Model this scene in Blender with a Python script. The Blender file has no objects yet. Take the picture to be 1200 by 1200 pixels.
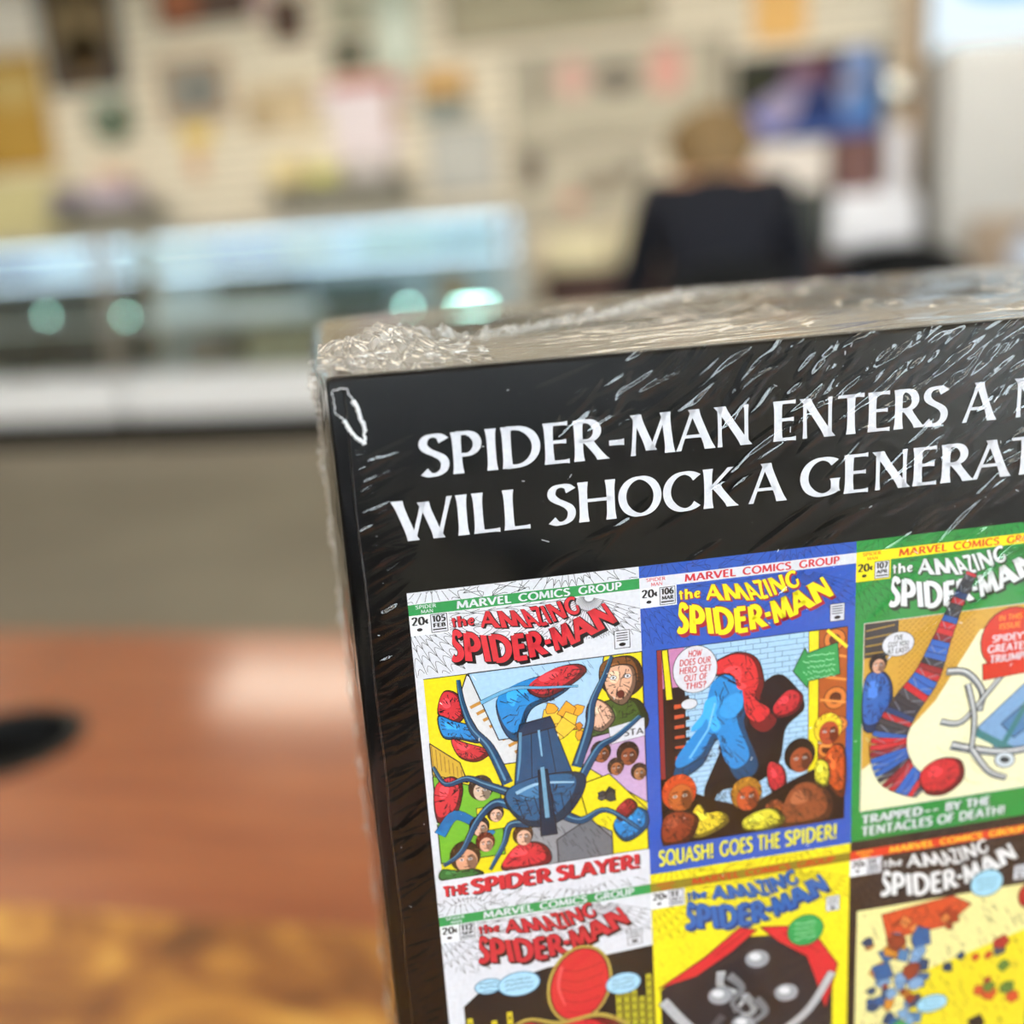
import bpy, bmesh, math, random
import numpy as np
from mathutils import Vector, Matrix
from mathutils.geometry import tessellate_polygon

random.seed(7)
RNG = np.random.default_rng(11)
scene = bpy.context.scene
COL = scene.collection

# ------------------------------------------------------------------ camera
cam_data = bpy.data.cameras.new('camera')
cam = bpy.data.objects.new('camera', cam_data)
COL.objects.link(cam)
Rw = ((0.9800345242687158, -0.014938364365301687, -0.1982654193536481),
      (0.1872435773691812, -0.2660505119312009, 0.9455987351065582),
      (-0.0668743147656766, -0.9638433328976366, -0.25794157410814134))
rot = Matrix([[r[0], -r[1], -r[2]] for r in Rw])
cam.matrix_world = Matrix.Translation((0, 0, 1.044)) @ rot.to_4x4()
cam_data.sensor_width = 36.0
cam_data.sensor_fit = 'HORIZONTAL'
cam_data.lens = 36.0
cam_data.clip_start = 0.005
cam_data.clip_end = 100
cam_data.dof.use_dof = True
cam_data.dof.focus_distance = 0.127
cam_data.dof.aperture_fstop = 36.0 / 4.7
scene.camera = cam

# ------------------------------------------------------------------ world, exposure
world = bpy.data.worlds.new('daylight')
scene.world = world
world.use_nodes = True
wn = world.node_tree.nodes
bg = wn['Background']
bg.inputs[0].default_value = (0.86, 0.93, 1.0, 1)
bg.inputs[1].default_value = 22.0
scene.view_settings.view_transform = 'Standard'
scene.view_settings.look = 'None'
scene.view_settings.exposure = -0.76
scene.view_settings.gamma = 1.0
scene.view_settings.use_curve_mapping = False
scene.cycles.transparent_max_bounces = 24
scene.cycles.max_bounces = 8
scene.cycles.sample_clamp_indirect = 6.0

CEIL = 2.95
LAMP_STRENGTH = 12.0


# ------------------------------------------------------------------ materials
def srgb(c):
    if isinstance(c, str):
        c = c.lstrip('#')
        c = [int(c[i:i + 2], 16) / 255 for i in (0, 2, 4)]
    return tuple(x / 12.92 if x <= 0.04045 else ((x + 0.055) / 1.055) ** 2.4 for x in c)


MATS = {}


def mat(name, col, rough=0.6, metal=0.0, var=0.12, scale=8.0, bump=0.0, spec=0.4, emit=0.0, coat=0.0):
    if name in MATS:
        return MATS[name]
    m = bpy.data.materials.new(name)
    m.use_nodes = True
    nt = m.node_tree
    b = nt.nodes['Principled BSDF']
    c = srgb(col)
    tc = nt.nodes.new('ShaderNodeTexCoord')
    nz = nt.nodes.new('ShaderNodeTexNoise')
    nz.inputs['Scale'].default_value = scale
    nz.inputs['Detail'].default_value = 4
    nt.links.new(tc.outputs['Object'], nz.inputs['Vector'])
    mx = nt.nodes.new('ShaderNodeMix')
    mx.data_type = 'RGBA'
    nt.links.new(nz.outputs['Fac'], mx.inputs['Factor'])
    mx.inputs['A'].default_value = (*[x * (1 - var) for x in c], 1)
    mx.inputs['B'].default_value = (*[min(1, x * (1 + var)) for x in c], 1)
    nt.links.new(mx.outputs['Result'], b.inputs['Base Color'])
    b.inputs['Roughness'].default_value = rough
    b.inputs['Metallic'].default_value = metal
    b.inputs['Specular IOR Level'].default_value = spec
    b.inputs['Coat Weight'].default_value = coat
    if emit:
        nt.links.new(mx.outputs['Result'], b.inputs['Emission Color'])
        b.inputs['Emission Strength'].default_value = emit
    if bump:
        bp = nt.nodes.new('ShaderNodeBump')
        bp.inputs['Strength'].default_value = bump
        bp.inputs['Distance'].default_value = 0.01
        nt.links.new(nz.outputs['Fac'], bp.inputs['Height'])
        nt.links.new(bp.outputs['Normal'], b.inputs['Normal'])
    MATS[name] = m
    return m


def ramp_mat(name, stops, scale=(1, 1, 1), nscale=4.0, detail=6, rough=0.4, distort=1.0, spec=0.5, bump=0.0, coat=0.0):
    """noise-driven colour ramp (grain, marbling)"""
    m = bpy.data.materials.new(name)
    m.use_nodes = True
    nt = m.node_tree
    b = nt.nodes['Principled BSDF']
    tc = nt.nodes.new('ShaderNodeTexCoord')
    mp = nt.nodes.new('ShaderNodeMapping')
    mp.inputs['Scale'].default_value = scale
    nz = nt.nodes.new('ShaderNodeTexNoise')
    nz.inputs['Scale'].default_value = nscale
    nz.inputs['Detail'].default_value = detail
    nz.inputs['Distortion'].default_value = distort
    cr = nt.nodes.new('ShaderNodeValToRGB')
    el = cr.color_ramp.elements
    while len(el) < len(stops):
        el.new(0.5)
    for e, (p, c) in zip(el, stops):
        e.position = p
        e.color = (*srgb(c), 1)
    nt.links.new(tc.outputs['Object'], mp.inputs['Vector'])
    nt.links.new(mp.outputs['Vector'], nz.inputs['Vector'])
    nt.links.new(nz.outputs['Fac'], cr.inputs['Fac'])
    nt.links.new(cr.outputs['Color'], b.inputs['Base Color'])
    b.inputs['Roughness'].default_value = rough
    b.inputs['Specular IOR Level'].default_value = spec
    b.inputs['Coat Weight'].default_value = coat
    b.inputs['Coat Roughness'].default_value = 0.11
    if bump:
        bp = nt.nodes.new('ShaderNodeBump')
        bp.inputs['Strength'].default_value = bump
        bp.inputs['Distance'].default_value = 0.002
        nt.links.new(nz.outputs['Fac'], bp.inputs['Height'])
        nt.links.new(bp.outputs['Normal'], b.inputs['Normal'])
    MATS[name] = m
    return m


def film_mat(name, milk=0.0, rough=0.06, ior=1.5, tint=(1, 1, 1), boost=1.6, bump=0.0, bscale=900.0):
    """thin clear plastic film: see-through, with a mirror-like sheen that grows at grazing angles"""
    m = bpy.data.materials.new(name)
    m.use_nodes = True
    nt = m.node_tree
    nt.nodes.clear()
    out = nt.nodes.new('ShaderNodeOutputMaterial')
    tr = nt.nodes.new('ShaderNodeBsdfTransparent')
    tr.inputs[0].default_value = (*tint, 1)
    gl = nt.nodes.new('ShaderNodeBsdfGlossy')
    gl.inputs['Roughness'].default_value = rough
    # Schlick reflectance, the same seen from either side of the sheet
    fr = nt.nodes.new('ShaderNodeLayerWeight')
    fr.inputs['Blend'].default_value = 0.5
    pw = nt.nodes.new('ShaderNodeMath')
    pw.operation = 'POWER'
    pw.inputs[1].default_value = 5.0
    nt.links.new(fr.outputs['Facing'], pw.inputs[0])
    f0 = min(0.5, 1.8 * ((ior - 1) / (ior + 1)) ** 2 * boost)
    mul = nt.nodes.new('ShaderNodeMath')
    mul.operation = 'MULTIPLY_ADD'
    mul.use_clamp = True
    mul.inputs[1].default_value = 1.0 - f0
    mul.inputs[2].default_value = f0
    nt.links.new(pw.outputs[0], mul.inputs[0])
    if bump:
        tc = nt.nodes.new('ShaderNodeTexCoord')
        nz = nt.nodes.new('ShaderNodeTexNoise')
        nz.inputs['Scale'].default_value = bscale
        nz.inputs['Detail'].default_value = 3
        bp = nt.nodes.new('ShaderNodeBump')
        bp.inputs['Strength'].default_value = bump
        bp.inputs['Distance'].default_value = 0.0005
        nt.links.new(tc.outputs['Object'], nz.inputs['Vector'])
        nt.links.new(nz.outputs['Fac'], bp.inputs['Height'])
        nt.links.new(bp.outputs['Normal'], gl.inputs['Normal'])
        nt.links.new(bp.outputs['Normal'], fr.inputs['Normal'])
    mx = nt.nodes.new('ShaderNodeMixShader')
    nt.links.new(mul.outputs[0], mx.inputs[0])
    last = tr
    if milk > 0:
        df = nt.nodes.new('ShaderNodeBsdfDiffuse')
        df.inputs[0].default_value = (0.93, 0.93, 0.92, 1)
        tl = nt.nodes.new('ShaderNodeBsdfTranslucent')
        tl.inputs[0].default_value = (0.93, 0.93, 0.92, 1)
        ad = nt.nodes.new('ShaderNodeMixShader')
        ad.inputs[0].default_value = 0.45
        nt.links.new(df.outputs[0], ad.inputs[1])
        nt.links.new(tl.outputs[0], ad.inputs[2])
        m2 = nt.nodes.new('ShaderNodeMixShader')
        m2.inputs[0].default_value = milk
        nt.links.new(tr.outputs[0], m2.inputs[1])
        nt.links.new(ad.outputs[0], m2.inputs[2])
        last = m2
    nt.links.new(last.outputs[0], mx.inputs[1])
    nt.links.new(gl.outputs[0], mx.inputs[2])
    nt.links.new(mx.outputs[0], out.inputs[0])
    MATS[name] = m
    return m


def emit_mat(name, col, strength):
    m = bpy.data.materials.new(name)
    m.use_nodes = True
    nt = m.node_tree
    nt.nodes.clear()
    out = nt.nodes.new('ShaderNodeOutputMaterial')
    em = nt.nodes.new('ShaderNodeEmission')
    em.inputs[0].default_value = (*srgb(col), 1)
    em.inputs[1].default_value = strength
    nt.links.new(em.outputs[0], out.inputs[0])
    MATS[name] = m
    return m


def print_mat(name, rough=0.45, spec=0.35):
    """flat print: ink colour stored per polygon, faint paper grain"""
    m = bpy.data.materials.new(name)
    m.use_nodes = True
    nt = m.node_tree
    b = nt.nodes['Principled BSDF']
    at = nt.nodes.new('ShaderNodeAttribute')
    at.attribute_name = 'ink'
    tc = nt.nodes.new('ShaderNodeTexCoord')
    nz = nt.nodes.new('ShaderNodeTexNoise')
    nz.inputs['Scale'].default_value = 1800
    nz.inputs['Detail'].default_value = 2
    nt.links.new(tc.outputs['Object'], nz.inputs['Vector'])
    mr = nt.nodes.new('ShaderNodeMapRange')
    mr.inputs['To Min'].default_value = 0.84
    mr.inputs['To Max'].default_value = 1.12
    nt.links.new(nz.outputs['Fac'], mr.inputs['Value'])
    vm = nt.nodes.new('ShaderNodeVectorMath')
    vm.operation = 'SCALE'
    nt.links.new(at.outputs['Color'], vm.inputs[0])
    nt.links.new(mr.outputs['Result'], vm.inputs['Scale'])
    nt.links.new(vm.outputs[0], b.inputs['Base Color'])
    b.inputs['Roughness'].default_value = rough
    b.inputs['Specular IOR Level'].default_value = spec
    MATS[name] = m
    return m


# ------------------------------------------------------------------ object helpers
def tag(o, label=None, cat=None, group=None, kind=None):
    if label: o['label'] = label
    if cat: o['category'] = cat
    if group: o['group'] = group
    if kind: o['kind'] = kind
    return o


def empty(name, loc=(0, 0, 0), rz=0.0, label=None, cat=None, group=None):
    o = bpy.data.objects.new(name, None)
    o.empty_display_size = 0.05
    COL.objects.link(o)
    o.location = loc
    o.rotation_euler = (0, 0, rz)
    return tag(o, label, cat, group)


class MB:
    def __init__(self):
        self.bm = bmesh.new()

    def box(self, x0, x1, y0, y1, z0, z1, bevel=0.0, seg=2):
        b = bmesh.new()
        bmesh.ops.create_cube(b, size=1)
        for v in b.verts:
            v.co = Vector(((x0 + x1) / 2 + v.co.x * (x1 - x0), (y0 + y1) / 2 + v.co.y * (y1 - y0), (z0 + z1) / 2 + v.co.z * (z1 - z0)))
        if bevel:
            bmesh.ops.bevel(b, geom=b.edges[:], offset=bevel, segments=seg, affect='EDGES', profile=0.5)
        self._merge(b)
        return self

    def cyl(self, p0, p1, r0, r1=None, seg=20, bevel=0.0):
        r1 = r0 if r1 is None else r1
        p0, p1 = Vector(p0), Vector(p1)
        d = p1 - p0
        b = bmesh.new()
        bmesh.ops.create_cone(b, cap_ends=True, segments=seg, radius1=r0, radius2=r1, depth=d.length)
        if bevel:
            bmesh.ops.bevel(b, geom=[e for e in b.edges if len(e.link_faces) == 2 and any(len(f.verts) > 4 for f in e.link_faces)],
                            offset=bevel, segments=2, affect='EDGES')
        q = Vector((0, 0, 1)).rotation_difference(d.normalized()).to_matrix().to_4x4()
        bmesh.ops.transform(b, matrix=Matrix.Translation((p0 + p1) / 2) @ q, verts=b.verts[:])
        self._merge(b)
        return self

    def lathe(self, prof, seg=28, loc=(0, 0, 0)):
        b = bmesh.new()
        rings = []
        for r, z in prof:
            rings.append([b.verts.new((loc[0] + r * math.cos(2 * math.pi * k / seg), loc[1] + r * math.sin(2 * math.pi * k / seg), loc[2] + z)) for k in range(seg)])
        for a, c in zip(rings, rings[1:]):
            for k in range(seg):
                b.faces.new((a[k], a[(k + 1) % seg], c[(k + 1) % seg], c[k]))
        for ring in (rings[0], rings[-1]):
            try: b.faces.new(ring)
            except ValueError: pass
        bmesh.ops.remove_doubles(b, verts=b.verts[:], dist=1e-6)
        bmesh.ops.recalc_face_normals(b, faces=b.faces[:])
        self._merge(b)
        return self

    def ball(self, c, r, sub=3, sc=(1, 1, 1)):
        b = bmesh.new()
        bmesh.ops.create_icosphere(b, subdivisions=sub, radius=r)
        for v in b.verts:
            v.co = Vector((c[0] + v.co.x * sc[0], c[1] + v.co.y * sc[1], c[2] + v.co.z * sc[2]))
        self._merge(b)
        return self

    def plate(self, pts, y0, y1, bevel=0.0):
        """outline in x,z given thickness y0..y1"""
        b = bmesh.new()
        vs = [b.verts.new((x, y0, z)) for x, z in pts]
        f = b.faces.new(vs)
        r = bmesh.ops.extrude_face_region(b, geom=[f])
        for v in r['geom']:
            if isinstance(v, bmesh.types.BMVert): v.co.y = y1
        bmesh.ops.recalc_face_normals(b, faces=b.faces[:])
        if bevel:
            bmesh.ops.bevel(b, geom=b.edges[:], offset=bevel, segments=2, affect='EDGES')
        self._merge(b)
        return self

    def _merge(self, b):
        me = bpy.data.meshes.new('tmp')
        b.to_mesh(me); b.free()
        self.bm.from_mesh(me)
        bpy.data.meshes.remove(me)

    def build(self, name, m, parent=None, smooth=False, label=None, cat=None, group=None, kind=None):
        me = bpy.data.meshes.new(name)
        self.bm.to_mesh(me); self.bm.free()
        o = bpy.data.objects.new(name, me)
        COL.objects.link(o)
        me.materials.append(m)
        if smooth:
            me.polygons.foreach_set('use_smooth', [True] * len(me.polygons))
            try: me.set_sharp_from_angle(angle=math.radians(40))
            except Exception: pass
        if parent: o.parent = parent
        return tag(o, label, cat, group, kind)


def np_mesh(name, verts, quads, m, parent=None, smooth=True):
    me = bpy.data.meshes.new(name)
    nv, nf = len(verts), len(quads)
    me.vertices.add(nv)
    me.vertices.foreach_set('co', np.asarray(verts, dtype=np.float32).ravel())
    me.loops.add(nf * 4)
    me.polygons.add(nf)
    me.loops.foreach_set('vertex_index', np.asarray(quads, dtype=np.int32).ravel())
    me.polygons.foreach_set('loop_start', np.arange(0, nf * 4, 4, dtype=np.int32))
    me.polygons.foreach_set('loop_total', np.full(nf, 4, dtype=np.int32))
    me.polygons.foreach_set('use_smooth', np.full(nf, smooth))
    me.update(calc_edges=True)
    me.materials.append(m)
    o = bpy.data.objects.new(name, me)
    COL.objects.link(o)
    if parent: o.parent = parent
    return o


def grid_quads(nu, nv, mask=None):
    i = np.arange(nu * nv).reshape(nu, nv)
    q = np.stack([i[:-1, :-1], i[1:, :-1], i[1:, 1:], i[:-1, 1:]], -1)
    if mask is not None:
        q = q[mask]
    return q.reshape(-1, 4)


def copy_tree(o, parent=None):
    c = o.copy()
    COL.objects.link(c)
    if parent: c.parent = parent
    for ch in list(o.children):
        copy_tree(ch, c)
    return c


# ------------------------------------------------------------------ room shell
RX0, RX1, RY0, RY1 = -6.2, 3.3, -4.2, 6.72
M_floor = ramp_mat('floor_concrete', [(0.3, '#736c60'), (0.5, '#7f786b'), (0.7, '#8a8375')], (1, 1, 1), 0.9, 5, 0.75, 0.3, spec=0.25)
M_wall = mat('painted_wall', '#d9cfba', 0.8, var=0.04, scale=3)
M_slat = mat('slatwall_cream', '#e6dbc4', 0.6, var=0.05, scale=2)
M_groove = mat('slatwall_groove', '#7d715a', 0.7, var=0.05)
M_ceil = mat('ceiling_white', '#e6e3da', 0.9, var=0.03, scale=5)
M_trimw = mat('brown_wood_trim', '#c2a584', 0.55, var=0.15, scale=20)


def st(mb, name, m, parent=None):
    return mb.build(name, m, parent, kind='structure')


st(MB().box(RX0, RX1, RY0, RY1, -0.1, 0), 'floor', M_floor)
st(MB().box(RX0, RX1, RY0, RY1 + 0.2, CEIL, CEIL + 0.1), 'ceiling', M_ceil)
st(MB().box(RX0 - 0.1, RX0, RY0, RY1 + 0.2, 0, CEIL), 'wall_left', M_wall)
wb = st(MB().box(RX0, RX1, RY1 + 0.02, RY1 + 0.2, 0, CEIL), 'wall_back', M_groove)
# slatwall boards: each one a piece
sl = None
for k in range(36):
    z0 = 0.06 + k * 0.08
    if sl is None:
        sl = MB().box(RX0, 1.07, RY1 - 0.012, RY1 + 0.02, 0, 0.066, 0.004, 1).build('slat', M_slat, wb)
        sl.location = (0, 0, z0)
    else:
        c = sl.copy(); COL.objects.link(c); c.parent = wb; c.location = (0, 0, z0)
st(MB().box(1.07, 1.17, RY1 - 0.08, RY1 + 0.02, 0, CEIL, 0.01), 'trim_1', M_trimw)
# front wall behind the camera, right wall with the glazed shop front
M_dkwall = mat('dark_unseen_wall', '#1a1716', 0.6, var=0.2, scale=6)  # unseen wall, coloured near-black so the film over the cover reflects less
TW0, TW1, TZ0, TZ1 = -5.6, 2.7, 1.75, 2.75
st(MB().box(RX0, RX1, RY0 - 0.12, RY0, 0, TZ0).box(RX0, RX1, RY0 - 0.12, RY0, TZ1, CEIL).box(RX0, TW0, RY0 - 0.12, RY0, TZ0, TZ1).box(TW1, RX1, RY0 - 0.12, RY0, TZ0, TZ1), 'wall_front', M_dkwall)
wr = MB()
WY0, WY1, WZ0, WZ1 = -3.3, 1.0, 0.95, 2.3
wr.box(RX1, RX1 + 0.12, RY0, WY0, 0, CEIL).box(RX1, RX1 + 0.12, WY1, RY1 + 0.2, 0, CEIL)
wr.box(RX1, RX1 + 0.12, WY0, WY1, 0, WZ0).box(RX1, RX1 + 0.12, WY0, WY1, WZ1, CEIL)
st(wr, 'wall_right', M_wall)
M_alu = mat('dark_aluminium', '#4b4a48', 0.4, 0.7, var=0.05)
M_pane = film_mat('window_glass', 0.0, 0.02, 1.5, (0.96, 0.98, 0.97), 1.0)
wf = MB()
for y in (WY0, WY0 + 1.85, WY0 + 3.7, WY1 - 0.06):
    wf.box(RX1 + 0.01, RX1 + 0.09, y, y + 0.06, WZ0, WZ1)
wf.box(RX1 + 0.01, RX1 + 0.09, WY0, WY1, WZ0, WZ0 + 0.06).box(RX1 + 0.01, RX1 + 0.09, WY0, WY1, WZ1 - 0.06, WZ1)
w1 = st(wf, 'window_1', M_alu)
for y in (WY0 + 0.06, WY0 + 1.91, WY0 + 3.76):
    MB().box(RX1 + 0.045, RX1 + 0.051, y, min(y + 1.79, WY1 - 0.06), WZ0 + 0.06, WZ1 - 0.06).build('pane', M_pane, w1)
wf = MB()
for k in range(5):
    x = TW0 + (TW1 - TW0 - 0.06) * k / 4
    wf.box(x, x + 0.06, RY0 - 0.09, RY0 - 0.01, TZ0, TZ1)
wf.box(TW0, TW1, RY0 - 0.09, RY0 - 0.01, TZ0, TZ0 + 0.05).box(TW0, TW1, RY0 - 0.09, RY0 - 0.01, TZ1 - 0.05, TZ1)
w2 = st(wf, 'window_2', M_alu)
for k in range(4):
    x = TW0 + (TW1 - TW0 - 0.06) * k / 4
    MB().box(x + 0.06, x + (TW1 - TW0 - 0.06) / 4, RY0 - 0.053, RY0 - 0.047, TZ0 + 0.05, TZ1 - 0.05).build('pane', M_pane, w2)
# ceiling troffers
M_lampc = emit_mat('lamp_diffuser', '#fff3df', LAMP_STRENGTH)
M_white = mat('white_enamel', '#e9e9e6', 0.4, var=0.02)
LX = [-5.35, -2.35, -0.1, 2.1]
LY = [-2.9, -0.7, 2.3, 5.2]
rowname = {-2.9: 'front', -0.7: 'second', 2.3: 'third', 5.2: 'back'}
colname = {-5.35: 'far left', -2.35: 'left of centre', -0.1: 'right of centre', 2.1: 'far right'}
first = None
for x in LX:
    for y in LY:
        lab = 'recessed ceiling light panel in the %s row, %s' % (rowname[y], colname[x])
        if first is None:
            first = empty('ceiling_light', (x, y, CEIL - 0.03), 0, lab, 'ceiling light', 'ceiling light panels')
            f = MB().box(-0.63, 0.63, -0.33, -0.3, -0.01, 0.03).box(-0.63, 0.63, 0.3, 0.33, -0.01, 0.03)
            f.box(-0.63, -0.6, -0.3, 0.3, -0.01, 0.03).box(0.6, 0.63, -0.3, 0.3, -0.01, 0.03)
            f.build('frame', M_white, first)
            MB().box(-0.6, 0.6, -0.3, 0.3, 0.0, 0.02).build('diffuser', M_lampc, first)
        else:
            c = copy_tree(first)
            c.location = (x, y, CEIL - 0.03)
            c['label'] = lab

# added unseen spotlights that brighten the merchandise wall and the display cases
M_added_spot = mat('added_spot_black', '#1b1b1c', 0.5)
for k, x in enumerate((-4.6, -3.3, -2.0, -0.7, 0.6, 1.9)):
    r = empty('added_spot', (x, 4.35, CEIL), 0, 'added unseen black spotlight on the ceiling, %s' % ('leftmost of the row', 'second from the left end', 'third from the left end', 'third from the right end', 'second from the right end', 'rightmost of the row')[k], 'spotlight', 'added unseen spotlights along the merchandise wall')
    MB().cyl((0, 0, -0.10), (0, 0, 0), 0.012, seg=12).box(-0.06, 0.06, -0.02, 0.02, -0.02, -0.0005).build('stem', M_added_spot, r)
    MB().cyl((0, 0.07, -0.22), (0, -0.05, -0.10), 0.035, 0.03, seg=18).build('lamp_head', M_added_spot, r, smooth=True)
    ld = bpy.data.lights.new('spot_beam', 'SPOT')
    ld.energy = 84
    ld.color = (1.0, 0.955, 0.88)
    ld.spot_size = math.radians(105)
    ld.spot_blend = 0.8
    ld.shadow_soft_size = 0.03
    lo = bpy.data.objects.new('spot_beam', ld)
    COL.objects.link(lo)
    lo.parent = r
    lo.location = (0, 0.085, -0.24)
    lo.rotation_euler = Vector((0, 2.0, -2.0)).to_track_quat('-Z', 'Y').to_euler()

# ------------------------------------------------------------------ desk
DZ = 0.7472
M_desk = ramp_mat('cherry_wood', [(0.30, '#85421e'), (0.45, '#944e27'), (0.58, '#9d562c'), (0.72, '#a66034')],
                  (1.2, 7.0, 1.0), 5.0, 5, 0.30, 0.8, spec=0.6, bump=0.02, coat=0.8)
M_deskdark = mat('desk_dark_edge', '#3b2418', 0.5)
desk = empty('desk', (0.1, 0.22, 0), 0, 'cherry brown wooden desk with a round black cable hole', 'desk')
# desktop with a hole for the grommet (hole centre in desk space)
GX, GY, GR = -0.462 - 0.1, 0.531 - 0.22, 0.052
b = bmesh.new()
x0, x1, y0, y1 = -1.2, 1.05, -0.55, 0.502
N = 48
hole = [(GX + GR * math.cos(2 * math.pi * k / N), GY + GR * math.sin(2 * math.pi * k / N)) for k in range(N)]


def outer_pt(k):
    a = 2 * math.pi * k / N
    dx, dy = math.cos(a), math.sin(a)
    s = min([(x1 - GX) / dx if dx > 1e-9 else 9e9, (x0 - GX) / dx if dx < -1e-9 else 9e9,
             (y1 - GY) / dy if dy > 1e-9 else 9e9, (y0 - GY) / dy if dy < -1e-9 else 9e9])
    return (GX + dx * s, GY + dy * s)


outp = [outer_pt(k) for k in range(N)]
corners = [(x1, y1), (x0, y1), (x0, y0), (x1, y0)]
for c in corners:  # snap the nearest outline point onto each corner
    kk = min(range(N), key=lambda k: (outp[k][0] - c[0]) ** 2 + (outp[k][1] - c[1]) ** 2)
    outp[kk] = c
for z, flip in ((DZ, False), (DZ - 0.028, True)):
    vi = [b.verts.new((x, y, z)) for x, y in hole]
    vo = [b.verts.new((x, y, z)) for x, y in outp]
    for k in range(N):
        q = (vi[k], vo[k], vo[(k + 1) % N], vi[(k + 1) % N])
        b.faces.new(q if not flip else q[::-1])
    if not flip: ti, to = vi, vo
    else:
        for k in range(N):
            b.faces.new((to[k], vo[k], vo[(k + 1) % N], to[(k + 1) % N]))
            b.faces.new((ti[(k + 1) % N], vi[(k + 1) % N], vi[k], ti[k]))
bmesh.ops.recalc_face_normals(b, faces=b.faces[:])
mbx = MB(); mbx._merge(b)
mbx.build('desktop', M_desk, desk)
M_blackpl = mat('black_plastic', '#0b0b0b', 0.45, var=0.05)
g = MB().lathe([(GR, -0.03), (GR, 0.0015), (GR - 0.004, 0.003), (GR - 0.008, 0.002), (GR - 0.009, -0.03)], 40, (GX, GY, DZ))
g.lathe([(0.0001, -0.028), (GR - 0.009, -0.028), (GR - 0.009, -0.024), (0.0001, -0.024)], 40, (GX, GY, DZ))
g.build('cable_grommet', M_blackpl, desk, smooth=True)
for px, py in ((-1.12, -0.47), (0.97, -0.47), (-1.12, 0.42), (0.97, 0.42)):
    MB().box(px - 0.03, px + 0.03, py - 0.03, py + 0.03, 0, DZ - 0.028, 0.004).build('leg', M_deskdark, desk)
MB().box(-1.08, 0.93, 0.40, 0.418, 0.25, DZ - 0.028).build('modesty_panel', M_desk, desk)

M_burl = ramp_mat('gold_brown_marbling', [(0.30, '#5a3517'), (0.44, '#8a5424'), (0.56, '#b47c35'), (0.70, '#dba950')],
                  (1, 1.6, 1), 10.0, 7, 0.42, 2.2, spec=0.4, bump=0.05)
tag(MB().box(-0.95, 0.62, -0.2, 0.372, DZ + 0.0002, 0.75 - 0.0002, 0.0008).build('desk_mat', M_burl),
    'mottled gold and brown desk mat under the wrapped book', 'desk mat')


# ------------------------------------------------------------------ lettering (own stroke alphabet, cap height 1)
def arc(cx, cy, rx, ry, a0, a1, n=14):
    return [(cx + rx * math.cos(math.radians(a0 + (a1 - a0) * i / n)), cy + ry * math.sin(math.radians(a0 + (a1 - a0) * i / n))) for i in range(n + 1)]


S_PTS = [(0.47, 0.83), (0.40, 0.93), (0.28, 0.965), (0.15, 0.93), (0.08, 0.82), (0.09, 0.70), (0.18, 0.60), (0.30, 0.52), (0.42, 0.42), (0.47, 0.29), (0.43, 0.13), (0.31, 0.04), (0.17, 0.035), (0.06, 0.12)]
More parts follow.
